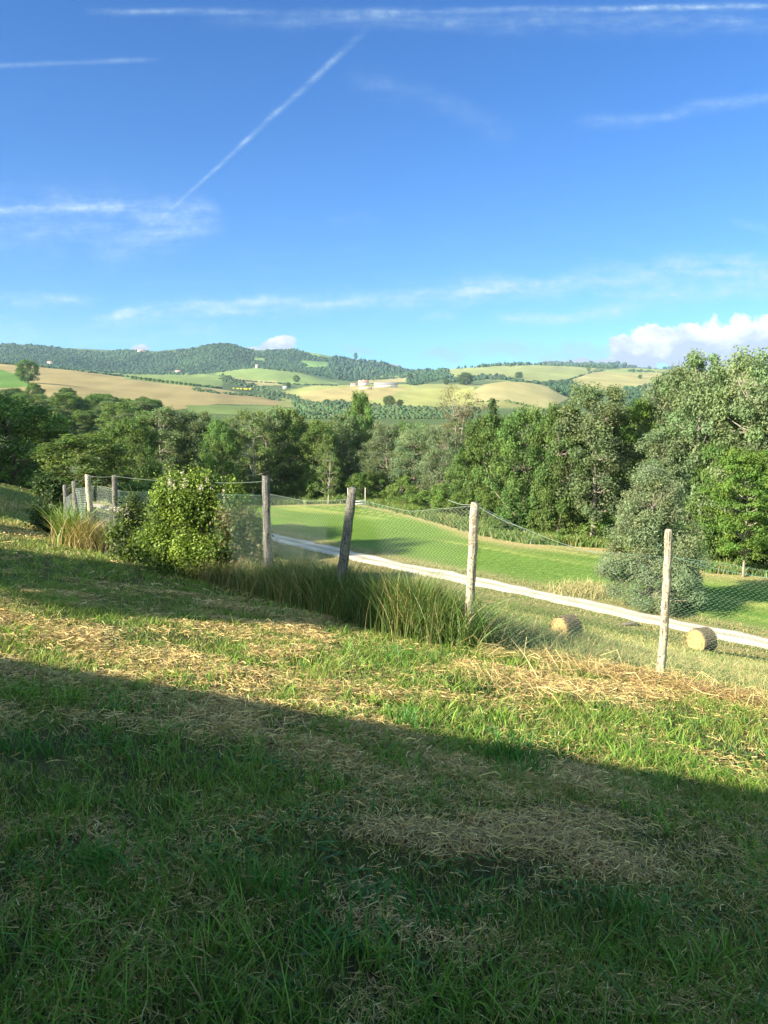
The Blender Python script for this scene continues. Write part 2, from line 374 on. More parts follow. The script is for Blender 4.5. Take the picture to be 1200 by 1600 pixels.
# ------------------------------------------------------------ tree prototypes
def leaf_quads(P, Nn, size, asp=.6, r=rng):
    n = len(P); t = r.normal(size=(n, 3)); a = np.cross(Nn, t); a /= np.linalg.norm(a, axis=1)[:, None]+1e-9
    b = np.cross(Nn, a); b /= np.linalg.norm(b, axis=1)[:, None]+1e-9
    s = (size*(.6+.8*r.random(n)))[:, None]
    fold = Nn/(np.linalg.norm(Nn, axis=1)[:, None]+1e-9)*s*.18
    V = np.stack([P-a*s, P-b*s*asp-fold, P+a*s, P+b*s*asp-fold], 1).reshape(-1, 3)
    Q = np.arange(n*4).reshape(-1, 4)
    return V, Q
KIND = {}
def proto(name, seed, H=12., R=3.2, hb=2.5, prof=None, ncl=110, rc=.9, nl=95, ls=.19, col=(.06, .10, .025), flat=.8, inner=.45,
          tr=.2, tcol=(.16, .13, .10), up=.3, asp=.6, limb=.5, droop=0., var=.22, multi=1, lobes=None):
    ls = ls*.74; nl = int(nl*1.6); r = np.random.default_rng(seed); prof = prof or (lambda t: math.sin(pi*min(1, max(0, .12+.83*t)))**.6)
    cen = []; k = 0
    lob = r.random(8)*2*pi
    while len(cen) < ncl and k < 9000:
        k += 1; t = r.random(); h = hb+t*(H-hb); ang = r.random()*2*pi
        bump = 1+.22*math.sin(3*ang+lob[int(t*3.9)])+.18*math.sin(5*ang+lob[4+int(t*3.9)]+4*t)
        rad = R*prof(t)*bump*(inner+(1-inner)*math.sqrt(r.random()))
        q = np.array([rad*cos(ang), rad*sin(ang), h+(r.random()-.5)*.6-droop*rad])
        if lobes:
            L = lobes[r.integers(len(lobes))]; d = r.normal(size=3); d /= np.linalg.norm(d); rd = .55+.5*r.random()
            q = np.array([L[0]+d[0]*L[3]*rd, L[1]+d[1]*L[3]*rd, max(.3, L[2]+d[2]*L[4]*rd)])
        if cen and min(np.sum((np.array(cen)-q)**2, 1)) < (rc*.5)**2: continue
        cen.append(q)
    cen = np.array(cen); ncl = len(cen)
    LV = []; LQ = []; LC = []; n0 = 0
    for q in cen:
        m = int(nl*(.5+r.random())); rr = rc*(.6+.7*r.random())
        d = r.normal(size=(m, 3)); d /= np.linalg.norm(d, axis=1)[:, None]
        rad = rr*r.random(m)**.4*(1+.35*np.sin(d[:, 0]*5+q[0]*3)*np.sin(d[:, 1]*5+q[1]*3))
        P = q+d*rad[:, None]*np.array([1, 1, flat])
        nn = d*.7+r.normal(size=(m, 3))*.6+np.array([0, 0, up])
        V, Q = leaf_quads(P, nn, ls, asp, r)
        c = np.array(col)*(1+var*(r.random()*2-1)); c = c*np.array([1+.25*(r.random()-.5), 1, 1+.2*(r.random()-.5)])
        cl = c*(1+.24*(r.random(m)[:, None]-.5))
        LV.append(V); LQ.append(Q+n0); n0 += len(V); LC.append(np.repeat(cl, 4, axis=0))
    crown = mesh('crown', np.vstack(LV), np.vstack(LQ), None, np.vstack(LC)); crown.materials.append(M['leaf'])
    b = MB(); tops = []
    for s in range(multi):
        dx, dy = (r.random(2)-.5)*(R*.9 if multi > 1 else .6); h = np.linspace(0, 1, 9)
        wob = np.cumsum(r.normal(size=(9, 2)), 0)*.07*H/12
        if s == 0 and multi == 1: dx *= .6; dy *= .6
        Pt = np.stack([dx*h**1.3+wob[:, 0]*h, dy*h**1.3+wob[:, 1]*h, h*(H*.86 if H > 5 else H*.7)-.15], -1)
        b.tube(Pt, tr*(1-.85*h)*(1+.5*np.exp(-h*18)), 7, tcol, jit=.1); tops.append(Pt)
    for q in cen[r.random(ncl) < limb]:
        Pt = tops[r.integers(multi)]; hq = max(hb*.55, q[2]-.6*math.hypot(q[0], q[1])-.3)
        j = int(np.clip(np.searchsorted(Pt[:, 2], hq), 1, 7)); s0 = Pt[j]
        t = np.linspace(0, 1, 5)[:, None]; mid = (s0+q)/2+np.array([0, 0, -.15*np.linalg.norm(q-s0)])+r.normal(size=3)*.15
        Pl = (1-t)**2*s0+2*t*(1-t)*mid+t*t*q
        r0 = tr*(1-.8*Pt[j, 2]/H)*.42
        b.tube(Pl, r0*(1-.8*t[:, 0])+.012, 5, np.array(tcol)*(.9+.3*r.random()), cap=False)
    o = b.build('trunk', M['bark'], None, True); trunk = o.data; bpy.data.objects.remove(o)
    KIND.setdefault(name, []).append((trunk, crown, H, 2*R*1.05))
cone = lambda t: (1-t)**.6*.95+.05 if t > .12 else .6+t*2.6
slim = lambda t: math.sin(pi*min(.97, .22+.72*t))**.5
topy = lambda t: .45+.55*math.sin(pi*min(.95, t*.9+.05))
G1 = (.138, .182, .084); G2 = (.096, .152, .042); G3 = (.132, .192, .056)
proto('tall', 20, 9, 1.7, 6.6, None, 46, .6, 110, .12, (.06, .1, .03), tr=.12, inner=.3)
for s in (1, 2, 3): proto('poplar', s, 14, 3.1, 2.6, slim, 125, .85, 150, .14, G1, tr=.24, tcol=(.24, .21, .17), limb=.7, var=.25)
for s in (4, 5, 6): proto('oak', s, 11, 3.9, 1.2, None, 135, .95, 130, .17, G2, tr=.26, inner=.5, var=.3)
for s in (7, 8): proto('ash', s, 11, 3.2, 1.4, topy, 110, .85, 115, .17, G3, tr=.18, var=.25)
for s in (9, 10): proto('grey', s, 11, 3.6, .8, None, 130, .9, 120, .15, (.16, .20, .105), tr=.22, up=.1, asp=.4)
proto('willow', 11, 8, 3.0, .5, lambda t: (.8+.35*t if t < .35 else .95*(1-(t-.35)/.68)**.55), 240, .62, 230, .10, (.17, .205, .11), tr=.12, up=.0, asp=.32, multi=4, inner=.35,
      lobes=[(0, 0, 4.4, 1.7, 2.6), (-1.7, .3, 2.4, 1.2, 1.9), (1.6, 0, 2.9, 1.3, 2.1), (.7, .5, 6.2, 1.0, 1.5), (-.9, -.3, 5.3, 1.1, 1.6), (.3, -1.2, 1.6, 2.1, 1.4), (-.2, .2, 7.2, .5, .8), (2.1, .2, 1.3, .9, 1.1)])
for s in (12, 13): proto('acacia', s, 9, 3.6, 1.6, topy, 135, .95, 150, .14, (.115, .20, .038), flat=.36, tr=.12, up=1.0, tcol=(.26, .23, .18), limb=.35)
proto('bare', 14, 15, 2.4, 3.5, lambda t: .35+.65*t if t < .75 else 1-(t-.75)*2.4, 90, .75, 60, .12, (.16, .15, .085), tr=.16, tcol=(.17, .15, .11), limb=1., multi=3, asp=.4)
proto('spire', 15, 11, 1.3, .8, lambda t: (1-t)**.7 if t > .25 else .6+t, 80, .5, 90, .14, (.07, .11, .045), tr=.12)
for s in (16, 17): proto('bush', s, 3, 1.9, .3, None, 46, .5, 110, .11, (.12, .18, .045), tr=.06, multi=3)
proto('snag', 18, 11, 2.4, 2, topy, 62, .65, 75, .14, (.12, .16, .055), tr=.13, tcol=(.26, .23, .18), limb=1., multi=2)
nk = {}
KN = dict(tall='garden_tree', poplar='poplar_tree', oak='oak_tree', ash='ash_tree', grey='willow_tree', willow='willow_tree', acacia='acacia_tree', bare='poplar_tree', spire='poplar_tree', bush='bush', snag='bare_tree')
def tree(kind, x, y, h, w, label, group=None, cat='tree', name=None, sink=.05, z=None, rz=None):
    L = KIND[kind]; k = nk.get(kind, 0); nk[kind] = k+1; tr, cr, H, W = L[k % len(L)]
    z = float(zt(x, y)) if z is None else z
    e = empty(name or KN[kind], (x, y, z-sink), rng.random()*2*pi if rz is None else rz, label=label, cat=cat, group=group)
    e.scale = (w/W, w/W, h/H)
    link('trunk' if cat != 'bush' else 'stems', tr, None, e); link('crown' if cat != 'bush' else 'foliage', cr, None, e)
    return e
def ptree(kind, u, Y, vtop, w, label, group=None, **k):
    p = at(u, vtop, Y); z = float(zt(p[0], Y)); return tree(kind, p[0], Y, p[2]-z+.3, w*Y/1200., label, group, **k)
VG = 'trees lining the far side of the valley field'
for a in [
 ('oak', 18, 56, 634, 165, 'large very dark tree with short trunk beyond the mown bank at the left edge'),
 ('ash', 128, 46, 690, 128, 'low rounded mid green tree right behind the old fence posts at left'),
 ('oak', 70, 72, 655, 90, 'dark green tree between the big dark tree and the rounded green tree at left'),
 ('oak', 205, 98, 659, 85, 'dark bushy tree rising behind the left end of the tall shrub by the fence'),
 ('poplar', 250, 112, 641, 85, 'greyish broad topped poplar above the leafy fence shrub'),
 ('poplar', 303, 114, 645, 78, 'grey green poplar with flat ragged top right of the broad topped poplar'),
 ('oak', 345, 106, 664, 60, 'darker round tree above the right shoulder of the fence shrub'),
 ('snag', 392, 108, 649, 75, 'thin tree with pale bare branches forking above the tall grey fence post'),
 ('poplar', 418, 114, 649, 66, 'feathery tree behind the pale forking branches above the tall grey post'),
 ('ash', 452, 116, 645, 72, 'yellowish green full tree between the first two grey fence posts'),
 ('ash', 500, 112, 671, 60, 'lower light green tree left of the bare forked trunk at the field end'),
 ('poplar', 535, 118, 652, 68, 'tall grey green tree behind the bare forked trunk'),
 ('snag', 512, 105, 699, 40, 'bare forked pale trunk with ivy at the far end of the field'),
 ('oak', 562, 120, 618, 48, 'narrow dark tree standing highest behind the leaning fence post'),
 ('grey', 603, 112, 667, 86, 'silvery rounded tree right of the leaning fence post'),
 ('grey', 648, 108, 671, 84, 'silvery tree with dark hollow beneath it in the middle of the tree line'),
 ('grey', 690, 104, 673, 70, 'silvery tree left of the sunlit lichen covered post'),
 ('bare', 716, 114, 608, 78, 'brownish thin twigged poplar fanning up above the tree line'),
 ('spire', 770, 108, 628, 36, 'narrow pointed dark green tree beside the brownish poplar'),
 ('ash', 728, 92, 715, 58, 'low bluish green tree just above the lichen covered post'),
 ('oak', 768, 89, 655, 84, 'rich green oak at the left of the dense dark clump'),
 ('oak', 822, 80, 650, 100, 'tall dense dark green oak over the field corner'),
 ('oak', 878, 76, 640, 96, 'dark leafy oak with deep shade at its foot by the field corner'),
 ('poplar', 935, 74, 606, 120, 'big poplar with long pale trunk left of the silvery willow'),
 ('acacia', 992, 76, 636, 86, 'vivid green tree in the hollow between the two tall poplar clumps'),
 ('poplar', 1055, 74, 592, 100, 'grey green poplar left shoulder of the tallest clump'),
 ('poplar', 1098, 66, 560, 118, 'tallest poplar with forked pale limbs left of the sky notch at right'),
 ('poplar', 1180, 62, 556, 128, 'tallest poplar at the right edge of the picture'),
 ('poplar', 1040, 66, 680, 90, 'smaller poplar directly above the silvery willow'),
 ('acacia', 1172, 57, 712, 118, 'bright green layered acacia at the right edge in front of the poplars'),
 ('oak', 1120, 63, 700, 80, 'dark tree between the willow and the bright green acacia'),
]:
    ptree(*a, group=VG if a[2] > 60 else None)
ptree('willow', 1022, 47.5, 738, 172, 'round silvery willow standing alone by the gravel track', name='willow_tree', rz=0.)
# second row: fills behind the front trees
for i, u in enumerate(np.arange(165, 1290, 47)):
    Y = (132 if u < 780 else 98 if u < 960 else 84)+rng.random()*8
    k = ['oak', 'poplar', 'ash', 'oak', 'grey'][i % 5]
    top = np.interp(u, [150, 300, 560, 700, 780, 860, 960, 1060, 1250], [666, 660, 656, 655, 656, 645, 636, 618, 608])+rng.random()*14
    ptree(k, u+rng.random()*12, Y, top, 75+rng.random()*20 if u < 900 else 105, 'tree of the second row, partly hidden by those lining the valley field', 'second row of valley trees')
for i, (u, Y, vt, w) in enumerate([(1240, 60, 590, 140), (1310, 58, 620, 140), (-60, 62, 650, 130), (-130, 70, 640, 150)]):
    ptree(['poplar', 'oak'][i % 2], u, Y, vt, w, 'tree just outside the picture edge beside the valley trees', 'trees outside the picture edge')
# wood on the left hillside
for i in range(74):
    u = -70+rng.random()*320; Y = 190+rng.random()**.8*220; x = at(u, 640, Y)[0]
    if 220+.1*Y < u: continue
    tree(['oak', 'oak', 'poplar', 'ash', 'oak'][i % 5], x, Y, 7+rng.random()*3.5, 7+rng.random()*3.5, 'tree in the dense dark wood on the left hillside', 'trees of the wood on the left hillside')
# undergrowth at the foot of the trees
for i in range(44):
    t = i/43.; u = 395+t*860; ey = np.interp(u, [395, 560, 690, 830, 960, 1050, 1250], [784, 780, 806, 838, 846, 868, 898])
    p = hit1(u, ey-4*rng.random())
    tree('bush', p[0]+rng.normal()*.5, p[1]+1.5*rng.random(), 1.5+2.6*rng.random(), 3+2.5*rng.random(), 'low green bush at the foot of the trees along the field edge', 'undergrowth bushes along the field edge', cat='bush', name='bush')
# trees left of the frame which shade the lawn, and valley trees that shade the track
for (u, v, L, r_) in [(-60, 874, 12, 1.7), (70, 886, 13, 1.45), (220, 910, 14.5, 1.3), (370, 930, 16, 1.35), (520, 958, 17.5, 1.15), (640, 978, 18.5, 1.0), (-.7, -11.3, 18, 1.1), (5, 774, 15, 3.0), (30, 800, 14, 1.8), (5, 828, 13, 1.3)]:
    g = hit1(u, v) if v > 0 else np.array([u, -v, float(zt(u, -v))+.3]); c_ = g+SD*(L/math.hypot(SD[0], SD[1])); h = (c_[2]-float(zt(c_[0], c_[1])))*1.15
    tree('tall', c_[0], c_[1], h, 2*r_, 'high crowned garden tree left of the picture that shades the lawn', 'garden trees left of the picture', rz=L)
for i, (x, y, h, w) in enumerate([(-33, 16, 9, 6), (-34, 22, 9, 5.5), (-35, 27, 7.5, 5.5), (-36, 32.5, 6.5, 4), (-43, 38, 6, 5), (-40, 49, 14, 11), (-45, 57, 14, 11)]):
    tree('oak', x, y, h, w, 'tree on the bank left of the picture', 'bank trees left of the picture')
for i, (u, Y, h, w) in enumerate([(215, 66, 4.5, 6), (285, 63, 4, 5), (330, 78, 4.5, 6)]):
    x = at(u, 800, Y)[0]; tree('ash', x, Y, h, w, 'bushy tree on the valley side behind the fence shrub', 'bushy trees on the valley side behind the shrub')
# ------------------------------------------------------------ far woods
_ph = (1+5**.5)/2
ICO = np.array([(-1, _ph, 0), (1, _ph, 0), (-1, -_ph, 0), (1, -_ph, 0), (0, -1, _ph), (0, 1, _ph), (0, -1, -_ph), (0, 1, -_ph), (_ph, 0, -1), (_ph, 0, 1), (-_ph, 0, -1), (-_ph, 0, 1)])/math.sqrt(1+_ph*_ph)
ICF = np.array([(0, 11, 5), (0, 5, 1), (0, 1, 7), (0, 7, 10), (0, 10, 11), (1, 5, 9), (5, 11, 4), (11, 10, 2), (10, 7, 6), (7, 1, 8), (3, 9, 4), (3, 4, 2), (3, 2, 6), (3, 6, 8), (3, 8, 9), (4, 9, 5), (2, 4, 11), (6, 2, 10), (8, 6, 7), (9, 8, 1)])
def blobs(P, r, hfac, col, lumps=3):
    b = MB(); n = len(P)
    for l in range(lumps):
        off = rng.normal(size=(n, 3))*r[:, None]*.75*(l > 0)*[1, 1, .5]; rr = r*(1 if l == 0 else .65)
        V = ICO[None]*(1+.6*(rng.random((n, 12, 1))-.5))*rr[:, None, None]*np.array([1, 1, hfac])+P[:, None]+off[:, None]
        V[..., 2] += (rr*hfac*.5)[:, None]
        T = (ICF[None]+12*np.arange(n)[:, None, None]).reshape(-1, 3)
        c = np.array(col)*(1+.24*(rng.random((n, 1))-.5))*(.55+.9*fbm(P[:, 0]*.006, P[:, 1]*.006, 17))[:, None]*(1+.15*rng.normal(size=(n, 3))*[1, .3, .6])
        b.add(V.reshape(-1, 3), None, T, np.repeat(np.clip(c, .005, 1), 12, axis=0))
    return b
def wood(name, poly, n, rpx, hf, col, label, excl=(), kind='stuff', ymin=0, ymax=9e9):
    P = np.array(poly, float); u = rng.uniform(P[:, 0].min(), P[:, 0].max(), n*3); v = rng.uniform(P[:, 1].min(), P[:, 1].max(), n*3)
    k = inpoly(u, v, poly)
    for e in excl: k &= ~inpoly(u, v, e)
    u = u[k][:n]; v = v[k][:n]; H = hit(u, v); ok = ~np.isnan(H[:, 0]) & (H[:, 1] > ymin) & (H[:, 1] < ymax); H = H[ok]
    r = rpx*(.45+1.3*rng.random(len(H))**2.2)*H[:, 1]/1200
    o = blobs(H, r, hf, col).build(name, M['far']); return tag(o, label, 'wood', kind=kind)
def line_wood(name, pts, n, rpx, hf, col, label, jit=1.):
    P = np.array(pts, float); t = np.sort(rng.random(n))*(len(P)-1); u = np.interp(t, range(len(P)), P[:, 0])+rng.normal(size=n)*jit; v = np.interp(t, range(len(P)), P[:, 1])+rng.normal(size=n)*.5*jit
    H = hit(u, v); H = H[~np.isnan(H[:, 0])]; r = rpx*(.6+.8*rng.random(len(H)))*H[:, 1]/1200
    return tag(blobs(H, r, hf, col).build(name, M['far']), label, 'hedge', kind='stuff')
DK = (.026, .052, .022)
green = [[(462, 541), (490, 543), (525, 553), (522, 563), (490, 556), (465, 547)], [(470, 563), (520, 566), (522, 574), (480, 574)], [(395, 558), (415, 560), (412, 565), (396, 563)]]
wood('far_wood', [(-260, 555), (-100, 547), (0, 539), (25, 535), (60, 537), (100, 546), (150, 549), (200, 547), (240, 551), (300, 545), (335, 537), (365, 538), (400, 549), (440, 547), (465, 544), (500, 547), (560, 565), (600, 568), (640, 581), (640, 590), (560, 596), (525, 594), (480, 584), (400, 575), (350, 581), (300, 586), (200, 585), (0, 568), (-260, 566)], 18000, 1.3, .85, DK, 'dense dark wood covering the highest ridge at left', green)
wood('conifer_wood', [(520, 560), (560, 566), (600, 569), (632, 582), (600, 586), (560, 594), (522, 594), (512, 575)], 1000, 1.7, 1.9, (.024, .045, .024), 'dark pointed conifers on the ridge in the middle', ())
wood('hillside_wood', [(636, 580), (700, 579), (705, 590), (650, 603), (636, 600)], 700, 2., 1.1, DK, 'dark wood on the hillside right of the farm')
wood('distant_wood', [(850, 571), (925, 568), (962, 569), (1000, 575), (1075, 577), (1110, 581), (1110, 586), (860, 574)], 500, 2.4, .9, (.03, .05, .035), 'thin dark wood on the most distant ridge at right', ymin=3000)
wood('dell_wood', [(955, 612), (985, 605), (1060, 600), (1130, 600), (1130, 645), (955, 645)], 1300, 2.3, 1., DK, 'dark wood in the dell between poplar clumps')
wood('slope_wood', [(846, 600), (880, 596), (915, 606), (905, 622), (880, 618)], 300, 2.3, 1., DK, 'small dark wood right of the rounded tan hill')
line_wood('ridge_trees', [(690, 577), (730, 573.5), (760, 572), (800, 570), (850, 569.5), (880, 570.5), (920, 573), (960, 575)], 520, 1.9, 1.5, (.03, .055, .027), 'uneven line of dark trees along the ridge', 1.5)
line_wood('hedge', [(705, 596), (725, 594), (760, 591), (790, 592)], 220, 2.6, 1.2, (.028, .05, .022), 'thick dark hedge left of the rounded tan hill', 2.)
line_wood('hedge', [(780, 592), (830, 598), (865, 602), (885, 606)], 90, 2.6, 1., DK, 'hedge running along the far side of the rounded tan hill')
line_wood('hedge', [(880, 597), (900, 590), (925, 582), (945, 579)], 50, 1.5, .8, DK, 'thin hedge climbing between two pale fields at right', .3)
line_wood('hedge', [(985, 580), (1030, 582), (1060, 588), (1020, 600)], 60, 2., .8, DK, 'patchy hedge crossing the upper right field')
line_wood('hedge', [(745, 628), (790, 627), (825, 635), (850, 642)], 60, 2.2, .8, (.06, .085, .03), 'low green hedge at the foot of the rounded tan hill')
line_wood('hedge', [(-60, 567), (0, 568), (100, 577), (200, 589), (300, 602), (345, 607)], 230, 1.7, .9, DK, 'hedge along the upper edge of the long tan field', .6)
line_wood('hedge', [(345, 590), (380, 600), (420, 613), (455, 622), (480, 635)], 380, 2.1, .9, (.045, .07, .028), 'thick hedge dropping to the right of the long tan field', 4.)
line_wood('hedge', [(300, 608), (340, 614), (400, 618), (440, 626)], 220, 1.8, .8, (.045, .07, .028), 'hedge below the yellow broom bush', 1.5)
line_wood('hedge', [(480, 640), (520, 632), (560, 636), (640, 640), (740, 642)], 320, 3., 1.1, (.042, .066, .028), 'line of trees along the foot of the centre fields', 3.)
line_wood('hedge', [(340, 592), (400, 597), (450, 600), (530, 603)], 90, 1.4, .7, DK, 'thin hedge beneath the round green hill', .5)
wood('roadside_wood', [(460, 625), (560, 640), (750, 638), (750, 655), (460, 655)], 2600, 2.0, 1.0, (.045, .072, .03), 'pale green trees beyond the valley woods', ymin=300)
FG = 'lone trees in the far fields'
for u, vb, w, h, lab in [(44, 598, 30, 32, 'big round dark oak at the left end of the long tan field'), (463, 597, 9, 10, 'small round tree on the green hill left of the farm'), (450, 606, 8, 8, 'small tree at the foot of the round green hill'),
    (608, 637, 17, 17, 'round dark tree in the centre field below the farm'), (625, 637, 9, 12, 'narrow tree just right of the round dark tree in the centre field'), (811, 592, 12, 10, 'round tree in the pale field behind the tan hill'),
    (728, 602, 22, 18, 'dark round tree at the left end of the hedge beside the tan hill'), (697, 601, 9, 9, 'small tree on the pale field right of the farm'), (920, 581, 5, 8, 'tiny dark tree on the thin hedge between two pale fields'),
    (640, 592, 8, 8, 'faint round tree in the tan field behind the farm'), (556, 562, 5, 10, 'slim tree on the skyline above the farm'), (1000, 592, 6, 6, 'small bush like tree in the upper right pale field')]:
    p = hit1(u, vb); 
    if np.isnan(p[0]): continue
    s = p[1]/1200; tree('oak', p[0], p[1], h*s*1.05, w*s*1.1, lab, FG)
for i in range(15):
    u = 205+i*7.+rng.random()*2; p = hit1(u, 592+i*.85)
    s = p[1]/1200; tree('oak', p[0], p[1], 4.6*s, 4.4*s, 'small tree in the row crossing above the long tan field', 'row of small trees above the tan field')
p = hit1(378, 609); b = blobs(np.array([p+[rng.normal()*10, rng.normal()*8, 0] for _ in range(14)]), np.full(14, 2.6), .7, (.3, .25, .03), 2)
tag(b.build('broom_bush', M['far']), 'yellow flowering broom thicket on the hillside', 'bush')
# ------------------------------------------------------------ grass
def blades(x, y, h, w, col, lean=.35, segs=2, base=0., tipc=1.15, flat=None, wig=.5):
    n = len(x); z = zt(x, y)+base
    ph = rng.random(n)*2*pi; fa = rng.random(n)*2*pi
    L = lean*(.3+1.4*rng.random(n))*h
    D = np.stack([np.cos(ph), np.sin(ph)], -1); S = np.stack([np.cos(fa), np.sin(fa)], -1)
    V = []; lv = np.linspace(0, 1, segs+1); cc = []
    for t in lv:
        off = D*(L*t**1.8)[:, None]; zz = z+h*(t-.22*np.minimum(lean, 1.6)*t*t)
        if t < 1:
            ww = (w*(1-.55*t)*.5)[:, None]
            for s in (-1, 1): V.append(np.column_stack([x, y])+off+S*ww*s), V.append(zz); cc.append(.85+(tipc-.85)*t)
        else: V.append(np.column_stack([x, y])+off); V.append(zz); cc.append(tipc)
    nv = 2*segs+1
    A = np.empty((n, nv, 3))
    for i in range(nv): A[:, i, :2] = V[2*i]; A[:, i, 2] = V[2*i+1]
    C_ = col[:, None, :]*np.array(cc)[None, :, None]
    o = np.arange(n)[:, None]*nv
    Q = np.concatenate([o+np.array([2*i, 2*i+1, 2*i+3, 2*i+2]) for i in range(segs-1)], 0) if segs > 1 else None
    T = o+np.array([2*segs-2, 2*segs-1, 2*segs])
    return A.reshape(-1, 3), Q, T, np.clip(C_, 0, 1).reshape(-1, 3)
def strands(x, y, z, L, w, col, tilt=.15, bend=.25, ang=None):
    n = len(x); a = rng.random(n)*2*pi if ang is None else ang
    d = np.stack([np.cos(a), np.sin(a), rng.normal(size=n)*tilt], -1); s = np.stack([-np.sin(a), np.cos(a), rng.normal(size=n)*.6], -1)
    bd = rng.normal(size=n)*bend; up = np.abs(rng.normal(size=n))*bend*.5
    P = np.stack([x, y, z], -1); out = []
    for t in (-.5, 0., .5):
        c = P+d*(L*t)[:, None]+s*(bd*L*(.25-t*t))[:, None]; c[:, 2] += up*L*(.25-t*t)
        for q in (-1, 1): out.append(c+s*(w*.5*q)[:, None])
    V = np.stack(out, 1); o = np.arange(n)[:, None]*6
    return V.reshape(-1, 3), np.concatenate([o+[0, 1, 3, 2], o+[2, 3, 5, 4]]), None, np.repeat(col, 6, axis=0)
def wedge(n, y0, y1, p=1.0, k=.64, pad=1.3):
    # sample with density falling as 1/y**p per unit area
    u = rng.random(n*2); a = 2-p
    yy = (y0**a+u*(y1**a-y0**a))**(1/a) if abs(a) > 1e-3 else y0*(y1/y0)**u
    xx = (rng.random(n*2)*2-1)*(k*yy+pad); keep = rng.random(n*2) < (k*yy+pad)/(k*yy+pad*1.0+1e-6)
    return xx[:n], yy[:n]
def stuff(name, parts, mat, label, cat):
    b = MB()
    for V, Q, T, c in parts: b.add(V, Q, T, c)
    return tag(b.build(name, mat), label, cat, kind='stuff')
A3 = lambda c: np.array(c)
def gcol(x, y, n, g0=(.08, .155, .02), g1=(.20, .275, .045), yel=(.36, .32, .10), py=.16):
    t = np.clip(fbm(x*1.2, y*1.2, 91, 3)*1.4-.2+.25*rng.normal(size=n), 0, 1)[:, None]
    c = A3(g0)*(1-t)+A3(g1)*t
    dd = (rng.random(n) < py+.35*hay(x, y))[:, None]
    c = np.where(dd, A3(yel)*(.7+.6*rng.random((n, 1))), c)
    return c*(.75+.5*rng.random((n, 1)))
parts = []
# short mown turf
for n, y0, y1, hw in ((150000, 1.35, 5, (.045, .0038)), (170000, 5, 11, (.05, .0062)), (110000, 11, 24, (.055, .012))):
    x, y = wedge(n, y0, y1, 1.1)
    hy = hay(x, y); k = (dfence(x, y) < .6) & (rng.random(n) > .72*hy-.05) & (rng.random(n) < -.25+1.9*fbm(x*1.5, y*1.5, 93, 4)); x, y = x[k], y[k]; n = len(x)
    big = .6+1.3*fbm(x*1.8+3, y*1.8, 95, 4)**1.5*1.3
    parts.append(blades(x, y, hw[0]*big*(.5+rng.random(n)), hw[1]*(.6+.8*rng.random(n)), gcol(x, y, n), .75, 2))
# longer tufts
def tufts(nt, y0, y1, hh, ww, per, cond, g0, g1, lean=.6, spread=.05, segs=3, py=.06, pw=1.2):
    x, y = wedge(nt, y0, y1, pw); k = cond(x, y); x, y = x[k], y[k]; s = .5+rng.random(len(x))
    X = np.repeat(x, per)+rng.normal(size=len(x)*per)*spread*np.repeat(s, per); Y = np.repeat(y, per)+rng.normal(size=len(x)*per)*spread*np.repeat(s, per)
    n = len(X); tc = np.repeat(rng.random((len(x), 1)), per, axis=0); c = (A3(g0)*(1-tc)+A3(g1)*tc)*(.75+.5*rng.random((n, 1)))
    c = np.where(rng.random((n, 1)) < py, A3([.3, .26, .1]), c)
    return blades(X, Y, hh*np.repeat(s, per)*(.4+.8*rng.random(n)), ww*(.6+.7*rng.random(n)), c, lean, segs)
lawn = lambda x, y: (dfence(x, y) < .5) & (fbm(x*.9, y*.9, 97, 3) > .47) & (rng.random(len(x)) > .55*hay(x, y))
parts.append(tufts(2600, 1.4, 6, .115, .0065, 13, lawn, (.07, .17, .022), (.16, .29, .035), .8, .035))
parts.append(tufts(2600, 5, 15, .125, .010, 10, lawn, (.11, .21, .026), (.21, .32, .045), .8, .05))
for u, v, r_, hh, nb in ((800, 1190, .16, .30, 130), (645, 1140, .13, .24, 70), (830, 1215, .10, .2, 60), (165, 1160, .05, .2, 16), (150, 1370, .22, .17, 150), (60, 1180, .2, .16, 110), (950, 1110, .3, .16, 90), (230, 1110, .3, .17, 90), (440, 965, .4, .2, 120), (640, 1030, .5, .2, 170), (520, 1440, .25, .13, 110), (985, 1440, .1, .2, 50), (700, 1440, .25, .16, 90), (420, 1400, .15, .2, 60)):
    q = hit1(u, v); n = nb; X = q[0]+rng.normal(size=n)*r_*.6; Y = q[1]+rng.normal(size=n)*r_*.5
    parts.append(blades(X, Y, hh*(.4+.7*rng.random(n)), .009*(.6+.7*rng.random(n)), A3([.06, .17, .028])*(.7+.6*rng.random((n, 1))), .6, 3))
stuff('lawn_grass', parts, M['grass'], 'mown green lawn grass with longer tufts', 'grass')
# broad leaved weeds in the turf
x, y = wedge(1900, 1.5, 11, 1.2); k = (dfence(x, y) < .3) & (fbm(x*.8, y*.8, 99) > .45); x, y = x[k], y[k]
X = np.repeat(x, 5)+rng.normal(size=len(x)*5)*.02; Y = np.repeat(y, 5)+rng.normal(size=len(x)*5)*.02; n = len(X)
w1 = blades(X, Y, .035+.045*rng.random(n), .012+.012*rng.random(n), A3([.08, .17, .035])*(.7+.6*rng.random((n, 1))), 1.5, 4)
stuff('broad_weeds', [w1], M['grass'], 'small broad leaved weeds scattered through the lawn', 'weeds')
